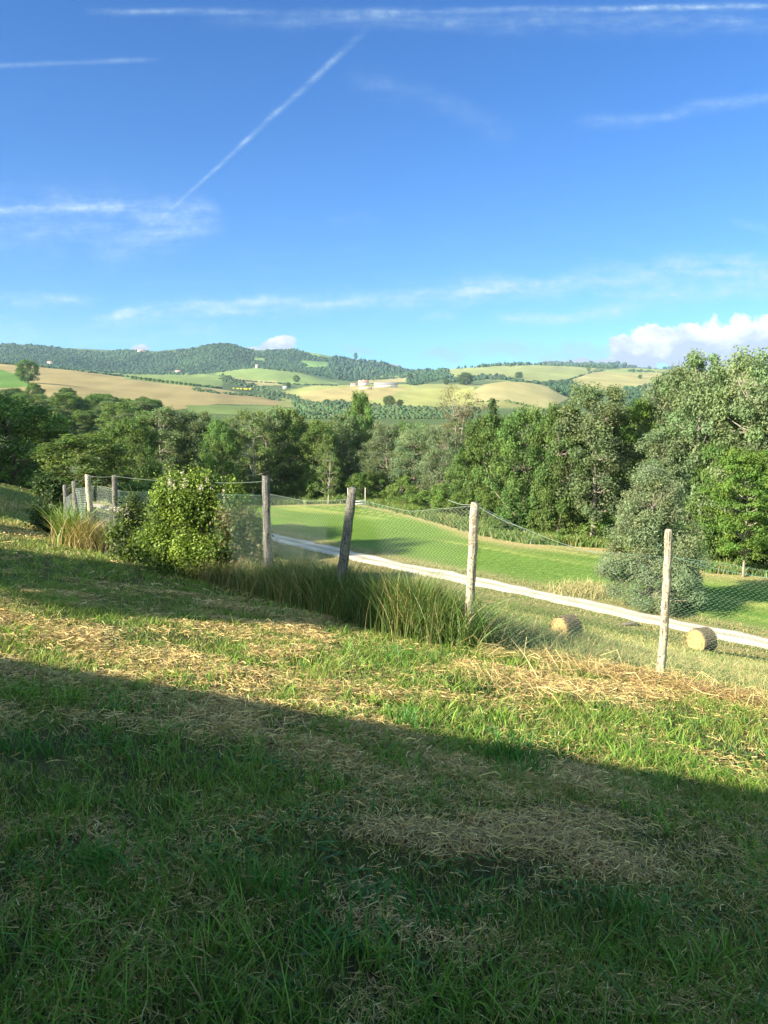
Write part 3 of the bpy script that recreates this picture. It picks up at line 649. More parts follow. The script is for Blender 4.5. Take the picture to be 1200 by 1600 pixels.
# clippings and straw lying on the turf
parts = []
SC = A3([[.46, .33, .13], [.54, .42, .17], [.34, .235, .09], [.22, .15, .065], [.58, .48, .23]])
for n, y0, y1, L, w in ((260000, 1.35, 5, .05, .0027), (300000, 4.5, 12, .085, .0040), (60000, 10, 22, .13, .007)):
    x, y = wedge(n, y0, y1, 1.0); h = hay(x, y); k = (rng.random(n) < .03+.27*sstep(.42, .62, fbm(x*2.4, y*2.4, 115, 4))+.9*h) & (dfence(x, y) < 1.2); x, y, h = x[k], y[k], h[k]; n = len(x)
    z = zt(x, y)+.006+.055*rng.random(n)**1.3*h*(.4+fbm(x*4, y*4, 101))+.02*rng.random(n)
    c = SC[rng.choice(5, n, p=[.32, .2, .24, .14, .1])]*(.75+.5*rng.random((n, 1)))
    parts.append(strands(x, y, z, L*(.3+1.3*rng.random(n)), w*(.6+.9*rng.random(n)), c, .2, .28))
stuff('hay_clippings', parts, M['straw'], 'tan mown hay lying in loose swaths across the lawn', 'hay')
# tall uncut grass along the fence
def along(n, pts, spread, jit=1.):
    P = pts; t = rng.random(n)*(len(P)-1); i = t.astype(int); f = (t-i)[:, None]
    q = P[i]*(1-f)+P[i+1]*f; return q[:, 0]+rng.normal(size=n)*spread, q[:, 1]+rng.normal(size=n)*spread*.8
POST = {'a': at(1045, 828, 9.3), 'b': at(742, 786, 9.9), 'c': at(552, 762, 11.4), 'd': at(415, 744, 13.2), 'e': at(179, 742, 17.2), 'f': at(137, 742, 18.0), 'g': at(116, 752, 19.6), 'h': at(102, 757, 20.6)}
PF = np.array([POST[k][:2] for k in 'bcd'])
parts = []
TG0, TG1 = A3([.06, .105, .024]), A3([.13, .185, .045])
x, y = along(26000, np.vstack([PF[0]+[-.36, .05], PF[1], PF[2]]), .26); n = len(x)
h = .80*(.35+.8*rng.random(n))*np.interp(x, [-2.2, -1.2, 0, 1.0], [.75, .9, 1.0, .95])*(.6+.8*fbm(x*2.5, y*2.5, 111))
t = rng.random((n, 1)); c = TG0*(1-t)+TG1*t; c = np.where(rng.random((n, 1)) < np.interp(x, [-1.6, -.6], [.5, .14])[:, None], A3([.36, .29, .13])*(.6+.6*rng.random((n, 1))), c)
parts.append(blades(x, y, h, .0095*(.5+rng.random(n)), c, .38, 5))
# droopy bright reeds by the sunlit post
n = 70; x = POST['b'][0]-.12+rng.normal(size=n)*.13; y = POST['b'][1]-.2+rng.normal(size=n)*.1
parts.append(blades(x, y, .95*(.5+.6*rng.random(n)), .018*(.6+.6*rng.random(n)), A3([.13, .21, .05])*(.7+.6*rng.random((n, 1))), .8, 7))
x, y = along(2200, np.array([PF[2]+[.2, 0], PF[2]+[-1.2, .9]]), .3); n = len(x)
parts.append(blades(x, y, .5*(.4+.8*rng.random(n)), .01*(.5+rng.random(n)), np.where(rng.random((n, 1)) < .45, A3([.26, .19, .09]), TG0), .6, 4))
stuff('tall_grass', parts, M['grass'], 'tall dark uncut grass growing along the wire fence', 'grass')
# straw coloured tangle right of the sunlit post
parts = []
x, y = along(6500, np.vstack([hit1(740, 985)[:2]+[0, 0], hit1(880, 1035)[:2], hit1(1045, 1040)[:2], hit1(1230, 1075)[:2], hit1(1400, 1100)[:2]]), .38); n = len(x)
c = np.where(rng.random((n, 1)) < .42, A3([.4, .31, .14]), A3([.16, .21, .06]))*(.6+.7*rng.random((n, 1)))
parts.append(blades(x, y, .24*(.3+.9*rng.random(n)), .006*(.5+rng.random(n)), c, 1.1, 4))
x, y = along(15000, np.vstack([PF[0]+[.1, .1], hit1(830, 1000)[:2], hit1(940, 1020)[:2], hit1(1045, 1030)[:2], hit1(1300, 1060)[:2]]), .33); n = len(x)
c = np.where(rng.random((n, 1)) < .5, A3([.42, .35, .16]), A3([.19, .24, .07]))*(.65+.6*rng.random((n, 1)))
parts.append(blades(x, y, .52*(.25+.95*rng.random(n))*np.interp(x, [1, 2.6, 3.6, 5], [1.15, .8, .75, .6])*(.5+fbm(x*2, y*2, 113)), .005*(.5+rng.random(n)), c, .6, 4))
for k in range(18):
    q = hit1(rng.uniform(760, 1200), rng.uniform(1020, 1090)); n = 110; x = q[0]+rng.normal(size=n)*.2; y = q[1]+rng.normal(size=n)*.14
    a = rng.random()*pi+rng.normal(size=n)*.4
    parts.append(strands(x, y, zt(x, y)+.02+.09*rng.random(n), .12+.3*rng.random(n), .0025+.002*rng.random(n), SC[rng.choice(5, n)]*(.8+.5*rng.random((n, 1))), .3, .5, a))
n = 3500; x, y = along(n, np.vstack([hit1(980, 1060)[:2], hit1(1100, 1090)[:2], hit1(1300, 1120)[:2]]), .28)
parts.append(strands(x, y, zt(x, y)+.12*rng.random(n)**1.5, .12+.3*rng.random(n), .003+.003*rng.random(n), SC[rng.choice(5, n, p=[.3, .15, .3, .2, .05])], .25, .6))
for (u1, v1, u2, v2) in ((850, 985, 905, 1040), (830, 1000, 880, 1055), (795, 1010, 850, 1075), (930, 1060, 1010, 1040), (1050, 1045, 1150, 1090), (1130, 1100, 1230, 1085)):
    a = hit1(u1, v1+14); a[2] += .25; b_ = hit1(u2, v2); x = (a+b_)/2; L = np.linalg.norm(a-b_)
    bb = MB(); bb.tube(np.array([b_, (a+b_)/2+[0, 0, .05], a]), [.006, .005, .003], 4, [.5, .4, .2]); parts.append((np.vstack(bb.V), np.vstack(bb.Q), np.vstack(bb.T), np.vstack(bb.c)))
stuff('dry_grass', parts, M['straw'], 'straw coloured tangle of dry grass around the foot of the right post', 'dry grass')
# bright dry tuft at the old left post
parts = []
n = 1500; q = POST['f']; x = q[0]+.0+rng.normal(size=n)*.26; y = q[1]-.35+rng.normal(size=n)*.25
parts.append(blades(x, y, .85*(.3+.8*rng.random(n)), .013*(.5+rng.random(n)), A3([.42, .32, .14])*(.6+.7*rng.random((n, 1))), .5, 4))
x = q[0]+.55+rng.normal(size=700)*.3; y = q[1]-.5+rng.normal(size=700)*.2; n = 700
parts.append(blades(x, y, .6*(.3+.8*rng.random(n)), .012*(.5+rng.random(n)), A3([.2, .17, .08])*(.6+.7*rng.random((n, 1))), .5, 4))
x = q[0]-.3+rng.normal(size=300)*.12; y = q[1]-.4+rng.normal(size=300)*.15; n = 300
parts.append(blades(x, y, 1.15*(.5+.6*rng.random(n)), .03*(.6+.5*rng.random(n)), A3([.13, .19, .035])*(.6+.7*rng.random((n, 1))), .5, 5))
stuff('dry_tuft', parts, M['grass'], 'sunlit straw coloured tuft at the foot of the pale left post', 'dry grass')
# bank and valley grass
parts = []
for n, y0, y1, h, w in ((95000, 9, 24, .11, .012), (110000, 22, 60, .13, .035)):
    x, y = wedge(n, y0, y1, 1.2, .62, 1); d = dfence(x, y); rdist = seg_dist(x, y, ROADP); s_ = (x-ROADP[3][0])*_nx[0]+(y-ROADP[3][1])*_nx[1]
    k = (d > .3) & (rdist > 1.75) & (s_ < 2.2) & (rng.random(n) < .25+1.2*fbm(x*.8, y*.8, 103)); x, y = x[k], y[k]; n = len(x)
    dr = sstep(.40, .62, fbm(x*.25, y*.5, 47, 4))[:, None]*.9+.1; dr = np.where(rng.random((n, 1)) < dr*.7, 1, 0)
    c = A3([.13, .17, .04])*(1-dr)+A3([.33, .26, .10])*dr
    parts.append(blades(x, y, h*(.3+rng.random(n))*(.5+1.*fbm(x*.6, y*.6, 105)), w*(.5+rng.random(n)), c*(.7+.6*rng.random((n, 1))), .7, 2))
n = 16000; t = rng.random(n)*(len(ROADP)-1); i = t.astype(int); f = (t-i)[:, None]; q = ROADP[i]*(1-f)+ROADP[i+1]*f
sd = rng.choice([-1, 1], n); off = (1.45+np.abs(rng.normal(size=n))*.7)*sd; x = q[:, 0]+_nx[0]*off; y = q[:, 1]+_nx[1]*off
dr = rng.random((n, 1)) < .55
parts.append(blades(x, y, .16*(.3+rng.random(n))*(.4+1.3*fbm(x*.5, y*.5, 107)), .035*(.5+rng.random(n)), np.where(dr, A3([.36, .29, .13]), A3([.11, .18, .04]))*(.7+.6*rng.random((n, 1))), .6, 2))
n = 1400; q = hit1(915, 925); x = q[0]+rng.normal(size=n)*1.1; y = q[1]+rng.normal(size=n)*1.
parts.append(blades(x, y, .8*(.3+.8*rng.random(n)), .04*(.5+rng.random(n)), A3([.36, .31, .14])*(.7+.6*rng.random((n, 1))), .5, 3))
n = 26000; x = rng.uniform(.9, 9, n); d_ = -.1+rng.random(n)**1.3*5; y = (d_+8.6-.66*x)/.75; k = rng.random(n) < 1.5*fbm(x*1.2, y*1.2, 117)-.1; x, y, n = x[k], y[k], int(k.sum())
dr = rng.random((n, 1)) < .45
parts.append(blades(x, y, .26*(.3+.9*rng.random(n))*(.5+fbm(x*1.5, y*1.5, 119)), .006*(.5+rng.random(n)), np.where(dr, A3([.42, .35, .16]), A3([.17, .23, .06]))*(.7+.6*rng.random((n, 1))), .7, 3))
stuff('bank_grass', parts, M['grass'], 'dry and green grass on the bank below the fence', 'grass')
# rough tall weeds between field and trees, field sward
parts = []
n = 34000; t = rng.random(n)*(len(EDGE)-1); i = t.astype(int); f = (t-i)[:, None]; q = EDGE[i]*(1-f)+EDGE[i+1]*f
x = q[:, 0]+rng.normal(size=n)*.4; y = q[:, 1]+np.abs(rng.normal(size=n))*4.5*np.interp(q[:, 0], [-20, 0, 15, 25], [1.3, 1.2, .5, .3])+.3; k = y < 128; x, y, n = x[k], y[k], int(k.sum())
c = np.where(rng.random((n, 1)) < .22, A3([.24, .22, .08]), A3([.10, .17, .035]))*(.7+.6*rng.random((n, 1)))
parts.append(blades(x, y, 1.0*(.3+.8*rng.random(n))*(.4+fbm(x*.3, y*.3, 109)), .14*(.5+rng.random(n)), c, .45, 2))
stuff('field_edge_weeds', parts, M['grass'], 'rough tall weeds between the green field and the trees', 'weeds')
parts = []
n = 90000; x = rng.uniform(-30, 60, n); y = rng.uniform(42, 112, n); s_ = (x-ROADP[3][0])*_nx[0]+(y-ROADP[3][1])*_nx[1]
k = (s_ > 2.6) & (ed_side(x, y) < -.5) & (np.abs(x) < .6*y) & (rng.random(n) < (50/y)**.7); x, y, s_, n = x[k], y[k], s_[k], int(k.sum())
c = ground_color(x, y, zt(x, y))*A3([1.15, 1.12, 1.1])*(.75+.5*rng.random((n, 1)))
parts.append(blades(x, y, .09*(.4+rng.random(n)), .06*(.5+rng.random(n)), c, .8, 1))
stuff('field_grass', parts, M['grass'], 'bright green short crop of the valley field', 'grass')
# ------------------------------------------------------------ fence
fence = empty('wire_fence', [POST['c'][0], POST['c'][1], float(zt(*POST['c'][:2]))], label='green chain link fence on rough wooden posts running along the lawn edge', cat='fence')
FO = np.array(fence.location)
def post(key, top, r, tilt, col, lab, spot=None, n=12, mat='post'):
    g = float(zt(top[0], top[1])); hgt = top[2]-g
    b = MB(); h = np.linspace(-.3, hgt, 26); fr = h/hgt
    wob = np.cumsum(rng.normal(size=(26, 2)), 0)*.0035
    base = np.array([top[0], top[1]])-np.array(tilt)
    Pc = np.column_stack([base+np.outer(fr, tilt)+wob-wob[-1], g+h])-FO
    V = []; an = np.arange(n)*2*pi/n; ph = rng.random(4)*6
    for i, c in enumerate(Pc):
        rr = r*(1.07-.12*fr[i])*(1+.07*np.sin(2*an+ph[0]+h[i])+.05*np.sin(5*an+ph[1])+.04*rng.random(n)+.06*(math.sin(h[i]*7+ph[2])>.93))
        if i == 25: rr = rr*.93
        V.append(np.column_stack([c[0]+rr*np.cos(an), c[1]+rr*np.sin(an), np.full(n, c[2])+(.012*np.cos(an+ph[3]) if i == 25 else 0)]))
    V = np.vstack(V+[Pc[-1:]+[0, 0, .004]]); i = np.arange(25)[:, None]*n; j = np.arange(n); k = (j+1) % n
    Q = np.stack([i+j, i+k, i+k+n, i+j+n], -1).reshape(-1, 4); T = [(26*n, 25*n+a, 25*n+bb) for a, bb in zip(j, k)]
    cc = np.array(col)*(.85+.3*rng.random((len(V), 1))); cc[-1-n:] = np.array(col)*.9
    b.add(V, Q, T, cc); o = b.build('post', M[mat], fence, False); o['label'] = lab; return o
def mat_post(name, dark, moss, amt):
    m, nt = newmat(name); N = NT(nt); col = N.n('ShaderNodeAttribute', attribute_name='Col').outputs['Color']; tc = N.n('ShaderNodeTexCoord').outputs['Object']
    mp = N.n('ShaderNodeMapping', {'Vector': tc, 'Scale': (45, 45, 2.2)}).outputs[0]
    gr = N.n('ShaderNodeTexNoise', {'Vector': mp, 'Scale': 1., 'Detail': 5., 'Roughness': .65}).outputs[0]
    c = N.mix(N.ramp(gr, .35, .62), dark, col)
    pt = N.n('ShaderNodeTexNoise', {'Vector': tc, 'Scale': 26., 'Detail': 4., 'Roughness': .7}).outputs[0]
    c = N.mix(N.m('MULTIPLY', N.ramp(pt, .52, .6), amt), c, moss)
    p2 = N.n('ShaderNodeTexNoise', {'Vector': tc, 'Scale': 34., 'Detail': 3.}).outputs[0]
    c = N.mix(N.m('MULTIPLY', N.ramp(p2, .58, .63), .8), c, tuple(d*.6 for d in dark))
    bp = N.n('ShaderNodeBump', {'Height': gr, 'Strength': .8, 'Distance': .012}).outputs[0]
    p = N.n('ShaderNodeBsdfPrincipled', {'Base Color': c, 'Roughness': .9, 'Specular IOR Level': .15, 'Normal': bp})
    nt.links.new(p.outputs[0], N.n('ShaderNodeOutputMaterial').inputs[0]); return m
M['post'] = mat_post('lichen_post', (.07, .055, .04), (.44, .44, .27), .8)
M['post_grey'] = mat_post('grey_post', (.035, .033, .028), (.2, .21, .15), .4)
post('a', POST['a'], .052, (.02, 0), (.42, .35, .25), 'sunlit lichen mottled post at the right, standing in dry grass')
post('b', POST['b'], .055, (.05, 0), (.45, .37, .27), 'sunlit lichen mottled post with sawn top right of the tall grass')
post('c', POST['c'], .07, (.26, 0), (.15, .14, .12), 'thick grey post leaning to the right', mat='post_grey')
post('d', POST['d'], .066, (-.02, 0), (.14, .135, .12), 'thick grey post beside the leafy shrub', mat='post_grey')
post('e', POST['e'], .06, (.02, 0), (.14, .13, .11), 'dark post left of the leafy shrub', mat='post_grey')
post('f', POST['f'], .062, (-.06, 0), (.5, .42, .3), 'pale sunlit post rising from the straw coloured tuft')
post('g', POST['g'], .075, (.0, 0), (.18, .165, .14), 'grey post just left of the pale sunlit post', mat='post_grey')
post('h', POST['h'], .075, (.0, 0), (.18, .165, .14), 'leftmost grey post of the fence', mat='post_grey')
P5 = np.array([POST['a'][0]+2.3, POST['a'][1]-.5, 0]); P5[2] = float(zt(P5[0], P5[1]))+1.8
post('i', P5, .06, (0, 0), (.4, .34, .25), 'post standing beyond the right edge')
m, nt = newmat('green_wire'); N = NT(nt)
p = N.n('ShaderNodeBsdfPrincipled', {'Base Color': (.12, .21, .155, 1), 'Roughness': .55, 'Specular IOR Level': .3}); nt.links.new(p.outputs[0], N.n('ShaderNodeOutputMaterial').inputs[0]); M['wire'] = m
m, nt = newmat('pale_wire'); N = NT(nt)
p = N.n('ShaderNodeBsdfPrincipled', {'Base Color': (.24, .29, .24, 1), 'Roughness': .45, 'Specular IOR Level': .5}); nt.links.new(p.outputs[0], N.n('ShaderNodeOutputMaterial').inputs[0]); M['wire2'] = m
def panel(A, B, topz, sp=.068, rad=.0015, mat='wire', bow=.03, lab=None, bot=.02):
    A = np.array(A[:2]); B = np.array(B[:2]); L = np.linalg.norm(B-A); d = (B-A)/L; nrm = np.array([-d[1], d[0]]); n = int(L/sp); rows = 25*2
    j = np.arange(rows+1); fr = j/rows; b = MB(); fz = fr-.0
    i = np.arange(n)[:, None]+.5; s = i*sp+np.where((j+np.arange(n)[:, None]*0) % 2 == 0, sp/2, -sp/2)[None]*np.ones((n, 1)); s = s[0] if s.ndim == 3 else s
    s = np.clip(s, 0, L); tz = np.interp(s/L, np.linspace(0, 1, len(topz)), topz)
    xy = A+d*s[..., None]; g = zt(xy[..., 0], xy[..., 1])+bot; z = g+(tz-g)*fr
    w = bow*np.sin(s*2.1+z*1.7)+bow*.6*np.sin(s*5+1)+.004*np.where(j % 2 == 0, 1, -1)
    P = np.concatenate([xy+nrm*w[..., None], z[..., None]], -1)-FO
    P0 = P[:, :-1].reshape(-1, 3); P1 = P[:, 1:].reshape(-1, 3); T = P1-P0; T /= np.linalg.norm(T, axis=1)[:, None]+1e-9
    u1 = np.cross(T, [nrm[0], nrm[1], 0]); u1 /= np.linalg.norm(u1, axis=1)[:, None]+1e-9; u2 = np.cross(T, u1)
    V = []
    for e in (P0-T*rad*.5, P1+T*rad*.5):
        for a in range(3): V.append(e+rad*(cos(a*2.094)*u1+sin(a*2.094)*u2))
    V = np.stack(V, 1).reshape(-1, 3); o = np.arange(len(P0))[:, None]*6
    Q = np.concatenate([o+[0, 1, 4, 3], o+[1, 2, 5, 4], o+[2, 0, 3, 5]])
    b.add(V, Q, None)
    ob = b.build('mesh_panel', M[mat], fence)
    if lab: ob['label'] = lab
    ss = np.linspace(0, L, 20); tz = np.interp(ss/L, np.linspace(0, 1, len(topz)), topz); xy = A+np.outer(ss, d)
    wv = bow*np.sin(ss*2.1+tz*1.7)+bow*.6*np.sin(ss*5+1)
    b = MB(); b.tube(np.column_stack([xy+np.outer(wv, nrm), tz])-FO, rad*1.3, 4); b.build('top_wire', M[mat], fence)
def wz(u, v, Y): return float(at(u, v, Y)[2])
panel(POST['d'], POST['c'], [wz(415, 772, 13.2), wz(480, 782, 12.4), wz(552, 780, 11.4)], mat='wire2')
panel(POST['c'], POST['b'], [wz(552, 780, 11.4), wz(650, 800, 10.6), wz(742, 790, 9.9)], mat='wire2')
panel(POST['b'], POST['a'], [wz(742, 788, 9.9), wz(800, 818, 9.75), wz(855, 850, 9.6), wz(900, 862, 9.5), wz(950, 864, 9.45), wz(1045, 870, 9.3)])
panel(POST['a'], P5, [wz(1045, 870, 9.3), wz(1120, 884, 9.1), wz(1200, 905, 9.0), P5[2]-.25])
panel(POST['e'], POST['d'], [wz(180, 768, 17.2), wz(300, 772, 15), wz(415, 774, 13.2)])
panel(POST['h'], POST['f'], [wz(102, 778, 20.6), wz(118, 764, 19.4), wz(137, 761, 18.0)], sp=.05, rad=.0026, mat='wire2', bow=.08, lab='loose pale green netting bulging at the old posts')
panel(POST['f']+np.array([0, .15, 0]), POST['e']+np.array([0, .2, 0]), [wz(137, 761, 18.0), wz(160, 762, 17.6), wz(179, 768, 17.2)], sp=.05, rad=.0024, mat='wire2', bow=.05)
def wire(pts, r=.0022, mat='wire2'):
    P = np.array(pts); t = np.linspace(0, len(P)-1, 16*(len(P)-1)+1); Q = np.stack([np.interp(t, range(len(P)), P[:, i]) for i in range(3)], -1)
    Q[:, 2] -= .03*np.sin(pi*(t % 1)); b = MB(); b.tube(Q-FO, r, 4); b.build('strand_wire', M[mat], fence)
wire([at(700, 781, 10.1), at(742, 788, 9.9), at(820, 826, 9.7), at(940, 866, 9.5)], .0032)
wire([at(102, 765, 20.6), at(137, 743, 18.0), at(179, 744, 17.2), at(300, 752, 15.), at(415, 752, 13.2)], .0022)
wire([at(1045, 868, 9.3), at(1200, 903, 9.), P5-[0, 0, .2]], .003, 'wire')
# ------------------------------------------------------------ shrubs by the fence
SL = [(-.3, 0, .62, .5, .32), (.3, .1, .52, .5, .34), (-.6, -.1, .33, .36, .26), (.72, 0, .36, .33, .28), (0, -.3, .22, .75, .2), (.0, 0, .78, .32, .2), (-.5, 0, .74, .25, .2), (.5, 0, .72, .2, .16)]
def shrub(name, cx, cy, rx, ry, H, ncl, nl, ls, cols, label, seed, flowers=None, cl=.16, low=.1):
    r = np.random.default_rng(seed); g = float(zt(cx, cy)); e = empty(name, (cx, cy, g), label=label, cat='shrub')
    b = MB(); cen = []
    while len(cen) < ncl:
        d = r.normal(size=3); d /= np.linalg.norm(d); d[2] = abs(d[2])*1.1-.12
        rad = (.5+.5*r.random()**.5)*(1+.2*math.sin(3*math.atan2(d[1], d[0])+seed)+.12*math.sin(7*d[2]+4*d[0]))
        L = SL[r.integers(len(SL))]; rad = .6+.45*r.random()
        q = np.array([(L[0]+d[0]*L[3]*rad)*rx, (L[1]+d[1]*L[3]*rad)*ry, (L[2]+d[2]*L[4]*rad)*H])
        if r.random() < .3: q[2] = H*(.05+.35*r.random())
        q[2] = max(low, min(q[2]*(.92+.16*r.random()), H*1.05)); cen.append(q)
    cen = np.array(cen)
    for q in cen:
        m = int(nl*(.5+r.random())); d = r.normal(size=(m, 3)); P = q+d*cl*(.5+.6*r.random())
        P[:, 2] = np.maximum(P[:, 2], .02)
        V, Q = leaf_quads(P, d*.25+r.normal(size=(m, 3))*.6+[0, 0, .6], ls, .55, r)
        c = np.array(cols[r.integers(len(cols))])*(.8+.4*r.random())
        b.add(V, Q, None, np.repeat(c*(.75+.5*r.random((m, 1))), 4, axis=0))
    s = MB()
    for q in cen[::3]:
        p0 = np.array([q[0]*.25, q[1]*.25, -.05]); t = np.linspace(0, 1, 5)[:, None]
        P = p0*(1-t)+q*t; P[:, 2] += .15*np.sin(pi*t[:, 0]); s.tube(P, .014*(1-.8*t[:, 0]), 5, (.12, .09, .06), cap=False)
    # shoots sticking out of the top
    for k in range(60):
        q = cen[r.integers(ncl)]; 
        if q[2] < H*.6: continue
        tip = q+np.array([r.normal()*.16, r.normal()*.1, .12+.24*r.random()]); s.tube([q, (q+tip)/2+[.01, 0, .01], tip], [.005, .004, .002], 4, (.2, .22, .08), cap=False)
    s.build('stems', M['bark'], e)
    if flowers:
        f = b
        for (fx, fz, n) in flowers:
            for k in range(n):
                c0 = np.array([fx+r.normal()*.1, -ry*.25+r.normal()*.15, fz+r.normal()*.06]); m = 26; P = c0+r.normal(size=(m, 3))*[.018, .018, .035]
                V, Q = leaf_quads(P, r.normal(size=(m, 3)), .012, .8, r); f.add(V, Q, None, np.repeat(A3([.55, .48, .42])*(.7+.5*r.random((m, 1))), 4, axis=0))
    b.build('foliage', M['leaf_near'], e)
    return e
sx, sy = at(312, 800, 14.6)[:2]
shrub('leafy_shrub', float(sx), 14.6, 1.1, .75, 1.95, 520, 165, .027, [(.15, .22, .032), (.19, .27, .04), (.11, .17, .032), (.08, .13, .028)], 'big bright leafy shrub with pale blossoms on top, in front of the fence', 31, [(-.45, 1.78, 7), (-.15, 1.9, 8), (.1, 1.8, 4), (.55, 1.62, 6)], cl=.13)
sx2, sy2 = at(206, 800, 15.9)[:2]
shrub('flowering_shrub', float(sx2), 15.9, .48, .4, 1.3, 70, 80, .034, [(.08, .12, .025), (.11, .16, .03), (.06, .09, .025)], 'smaller dark shrub with white flowers left of the big bright shrub', 32, [(-.1, 1.1, 5), (.0, .95, 6)], cl=.12)
sx3, sy3 = at(372, 850, 13.9)[:2]
shrub('bramble', float(sx3), 14.2, .55, .4, 1.4, 110, 90, .03, [(.06, .09, .025), (.09, .11, .03), (.13, .10, .05)], 'low dark bramble between the big shrub and the thick grey post', 33, None, cl=.12)
sx4, sy4 = at(76, 800, 21.)[:2]
shrub('dark_bush', float(sx4), 21., .42, .4, 1.6, 90, 90, .04, [(.03, .06, .015), (.04, .075, .02)], 'dark green bush left of the old fence posts', 34, None, cl=.13)
# ------------------------------------------------------------ hay bales
M['bale'] = mat_col('bale_straw', ns=(4., 30.), amt=.3, bump=.9, bs=25., dist=.03)
def bale(u, vbase, ang, D, L, label):
    q = hit1(u, vbase); R = D/2; e = empty('hay_bale', (q[0], q[1], q[2]), ang, label=label, cat='hay bale', group='round hay bales on the bank')
    nz = 48; b = MB(); an = np.arange(nz)*2*pi/nz; xs = np.concatenate([[-L/2], np.linspace(-L/2+.05, L/2-.05, 14), [L/2]])
    V = []
    for i, x in enumerate(xs):
        rr = R*(1+.018*np.sin(3*an+1)+.03*(rng.random(nz)-.5))-(.05 if i in (0, len(xs)-1) else 0)
        V.append(np.column_stack([np.full(nz, x), rr*np.cos(an), rr*np.sin(an)+R-.05]))
    V = np.vstack(V); i = np.arange(len(xs)-1)[:, None]*nz; j = np.arange(nz); k = (j+1) % nz
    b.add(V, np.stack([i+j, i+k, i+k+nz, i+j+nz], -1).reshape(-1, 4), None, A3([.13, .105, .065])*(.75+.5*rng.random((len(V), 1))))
    m = 2600; t = rng.random(m)*2*pi; xx = (rng.random(m)-.5)*L; rr = R+.012*rng.random(m)
    for s0 in (0,):
        P = np.column_stack([xx, rr*np.cos(t), rr*np.sin(t)+R-.05]); d = np.column_stack([rng.normal(size=m)*.35, -np.sin(t), np.cos(t)]); L2 = .06+.12*rng.random(m)
        o2 = np.column_stack([np.ones(m), 0*t, 0*t])*.009; out = np.column_stack([0*t, np.cos(t), np.sin(t)])*(.03*rng.random((m, 1)))
        V = np.stack([P-d*L2[:, None]/2, P-d*L2[:, None]/2+o2, P+d*L2[:, None]/2+o2+out, P+d*L2[:, None]/2+out], 1).reshape(-1, 3)
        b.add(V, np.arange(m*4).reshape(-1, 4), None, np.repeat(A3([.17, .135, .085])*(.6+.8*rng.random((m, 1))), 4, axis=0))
    b.build('rolled_side', M['bale'], e)
    for sgn in (1, -1):
        c = MB(); rs = np.linspace(0, R-.04, 12); V = []
        for r_ in rs: V.append(np.column_stack([np.full(nz, sgn*(L/2+.006+.03*(1-(r_/R)**4)))+.012*np.sin(r_*70+an)*sgn, r_*np.cos(an), r_*np.sin(an)+R-.05]))
        V = np.vstack(V); i = np.arange(11)[:, None]*nz
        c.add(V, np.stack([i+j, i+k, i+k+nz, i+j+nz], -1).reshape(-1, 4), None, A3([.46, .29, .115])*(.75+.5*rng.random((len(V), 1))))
        m = 500; rr = (R-.02)*np.sqrt(rng.random(m)); t = rng.random(m)*2*pi; P = np.column_stack([sgn*(L/2+.03+.02*rng.random(m)), rr*np.cos(t), rr*np.sin(t)+R-.05])
        d = np.column_stack([rng.normal(size=m)*.15, -np.sin(t)+rng.normal(size=m)*.4, np.cos(t)+rng.normal(size=m)*.4])*(.03+.05*rng.random((m, 1))); o2 = np.column_stack([0*t, np.cos(t), np.sin(t)])*.009
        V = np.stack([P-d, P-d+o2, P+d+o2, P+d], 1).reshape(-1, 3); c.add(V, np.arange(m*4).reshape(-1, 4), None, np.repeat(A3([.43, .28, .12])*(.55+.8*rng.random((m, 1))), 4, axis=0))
        c.build('bale_end', M['bale'], e)
    return e
q = hit1(1094, 1019); s = q[1]/1200*1.03
bale(1096, 1017, radians(204), 41*s, 27*s, 'round hay bale right of the right post, its end glowing in the sun')
q = hit1(884, 996); s = q[1]/1200*1.03
bale(885, 996, radians(212), 37*s, 27*s, 'round hay bale left of the right post, half hidden by dry grass')
# small dark log at the track edge
q = hit1(985, 978); b = MB(); b.tube([q+[-.5, 0, .08], q+[0, .05, .13], q+[.5, -.02, .07]], [.07, .1, .06], 8, (.10, .085, .07), jit=.3)
o = b.build('log', M['bark']); tag(o, 'short dark log lying at the near edge of the gravel track', 'log')
# ------------------------------------------------------------ two post frame at the far end of the field
M['wood_pale'] = mat_col('pale_wood', ns=(2., 9.), amt=.15, bump=.2)
q = hit1(557, 794); fr = empty('timber_frame', q, .1, label='small pale frame of two uprights and white rails at the far field end', cat='frame')
for sx_ in (-1, 1):
    b = MB(); b.tube([(sx_*1.15, 0, -.1), (sx_*1.15+.02, 0, 2.7)], [.06, .05], 8, (.45, .42, .36)); b.build('upright', M['wood_pale'], fr)
for z0 in (.45, .8):
    b = MB(); b.box(-1.25, 1.25, -.09, -.065, z0, z0+.2, (.62, .6, .55)); b.build('rail', M['wood_pale'], fr)
